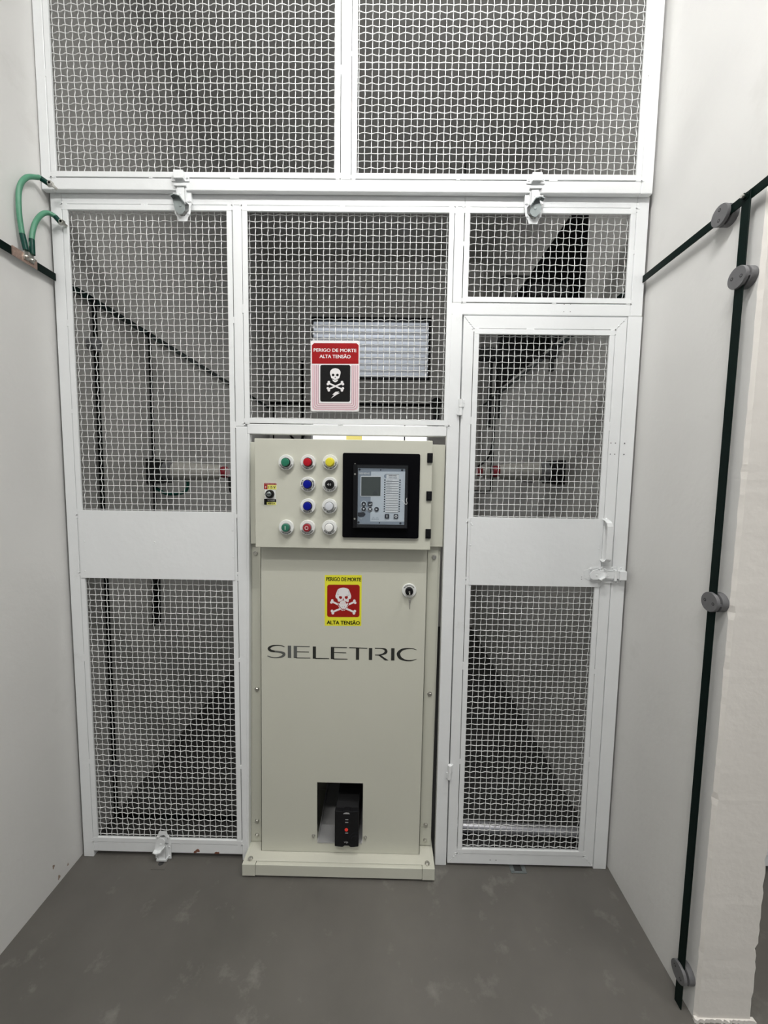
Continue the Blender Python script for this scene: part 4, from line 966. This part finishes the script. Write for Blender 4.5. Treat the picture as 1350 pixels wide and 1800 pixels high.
ecable([(-1.166, -.097, 2.214), (-1.168, -.094, 2.262), (-1.168, -.080, 2.318), (-1.167, -.055, 2.362), (-1.160, -.036, 2.381), (-1.147, -.022, 2.378), (-1.136, -.016, 2.364)], 'shorter green earth cable arching from the clamp to the lower partition frame', 0)

# ---------------------------------------------------------------- equipment inside the enclosure
def post_insulator(X, s, y, z, label, L=.345):
    t = thing('wall_insulator', label, 'insulator', (X, y, z))
    m = MB(); m.box(X + s * .0005, X + s * .035, y - .05, y + .05, z - .062, z + .060, 'black_matt'); m.box(X + s * .035, X + s * .075, y - .055, y + .055, z - .058, z + .056, 'black_matt'); m.build('mounting_block', t, bevel=.003)
    m = MB(); m.lathe((X + s * .075, y, z), (s, 0, 0), [(0, .050), (.040, .050), (.042, .046)], 'pvc_grey', 32); m.build('mounting_ring', t, smooth=True)
    m = MB(); m.lathe((X + s * .116, y, z), (s, 0, 0), [(0, .046), (.004, .047), (.15, .042), (.175, .040), (L - .116 - .03, .036)], 'epoxy_beige', 36); m.build('insulator_body', t, smooth=True)
    m = MB(); m.lathe((X + s * (L - .03), y, z), (s, 0, 0), [(0, .026), (.006, .029), (.024, .029), (.031, .024)], 'cap_red', 28); m.build('red_cap', t, smooth=True, label='dark red end cap')
post_insulator(XL, 1, .545, 1.530, 'horizontal beige insulator with red cap on the left wall behind the mesh', .385)
post_insulator(XR, -1, .600, 1.555, 'front beige insulator with red cap on the right wall behind the door', .350)
post_insulator(XR, -1, 1.02, 1.565, 'rear beige insulator with red cap on the right wall, behind the front one', .335)
m = MB(); m.tube([(.70, .60, 2.508), (.60, .60, 2.512), (.552, .60, 2.505), (.546, .60, 2.46), (.536, .605, 2.0), (.532, .61, 1.60), (.530, .60, 1.47), (.52, .60, 1.45), (.44, .62, 1.45), (.36, .66, 1.46)], .0075, 'black_matt', 10, 6)
tag(m.build('black_cable', smooth=True), 'thick black cable dropping beside the front red cap behind the door', 'cable')
m = MB(); m.tube([(.866, 1.02, 2.195), (.70, 1.02, 2.185), (.648, 1.02, 2.12), (.642, 1.02, 1.80), (.62, 1.02, 1.66), (.555, 1.02, 1.595)], .006, 'black_matt', 8, 4); tag(m.build('black_cable', smooth=True), 'thin black cable hanging to the rear insulator behind the door', 'cable')
m = MB(); m.tube([(-.800, .545, 1.508), (-.797, .545, 1.45), (-.780, .545, 1.42), (-.70, .55, 1.412), (-.60, .58, 1.415)], .0075, 'black_matt', 10, 6)
tag(m.build('black_cable', smooth=True), 'black cable bending down from the red cap on the left', 'cable')
m = MB(); m.tube([(-1.165, .53, 1.445), (-1.11, .53, 1.418), (-1.03, .535, 1.425), (-1.01, .54, 1.46), (-1.015, .545, 1.490)], .008, 'tape_green', 10, 6)
tag(m.build('earth_cable', smooth=True), 'small dark green cable loop under the left wall insulator', 'cable')
# ribbed black supports
def ribbed(xa, xb, y, z0, z1, label, post):
    t = thing('busbar_support', label, 'support', ((xa + xb) / 2, y, z0))
    m = MB(); n = 9
    for k in range(n):
        a = xa + (xb - xa) * k / n; m.box(a, a + (xb - xa) / n * .62, y - .035, y + .035, z0 - .008, z1 + .006, 'black_matt')
    m.box(xa, xb, y - .028, y + .028, z0, z1, 'black_matt'); m.build('ribbed_block', t)
    m = MB(); m.box(post, post + .02, y + .03, y + .05, z0 - .35, z0, 'black_matt'); m.box(post + .06, post + .075, y + .03, y + .05, z0 - .30, z0, 'duct_dark'); m.box(xb - .01, .884, y - .012, y + .012, z0 + .01, z0 + .03, 'black_matt'); m.build('support_rod', t)
ribbed(.675, .884, .64, 2.432, 2.482, 'black ribbed support block on the right wall seen through the small upper bay', .83)
ribbed(.455, .60, .72, 2.150, 2.195, 'black ribbed support block seen at the top of the mesh door', .535)
m = MB(); m.prism([(.46, 1.72), (.50, 1.70), (.50, 1.88), (.46, 1.90)], 1.25, 1.40, 'black_matt'); m.prism([(.40, 1.58), (.50, 1.60), (.50, 1.68), (.40, 1.66)], 1.25, 1.38, 'zinc'); m.box(.468, .476, 1.31, 1.32, 1.88, CEIL, 'black_matt')
tag(m.build('switch_mechanism', bevel=.004), 'dark switch mechanism hanging beyond the left edge of the mesh door', 'switch')
m = MB(); m.lathe((.445, 2.40, 2.24), (0, -1, 0), [(0, .05), (.03, .055), (.09, .045), (.10, .02)], 'black_matt', 20); m.box(.42, .47, 2.30, 2.44, 2.02, 2.22, 'black_matt')
tag(m.build('cable_gland', smooth=True), 'black cable gland at the right end of the back bar', 'gland')
# galvanised pipe on the floor
m = MB(); m.lathe((.235, .150, .028), (1, -.035, 0), [(0, .0215), (.64, .0215)], 'galvanised', 28); m.lathe((.235, .150, .028), (-1, .035, 0), [(0, .0215), (.001, .018)], 'dark_gap', 28)
tag(m.build('steel_pipe', smooth=True), 'galvanised steel pipe lying on the dark floor behind the mesh door', 'pipe')
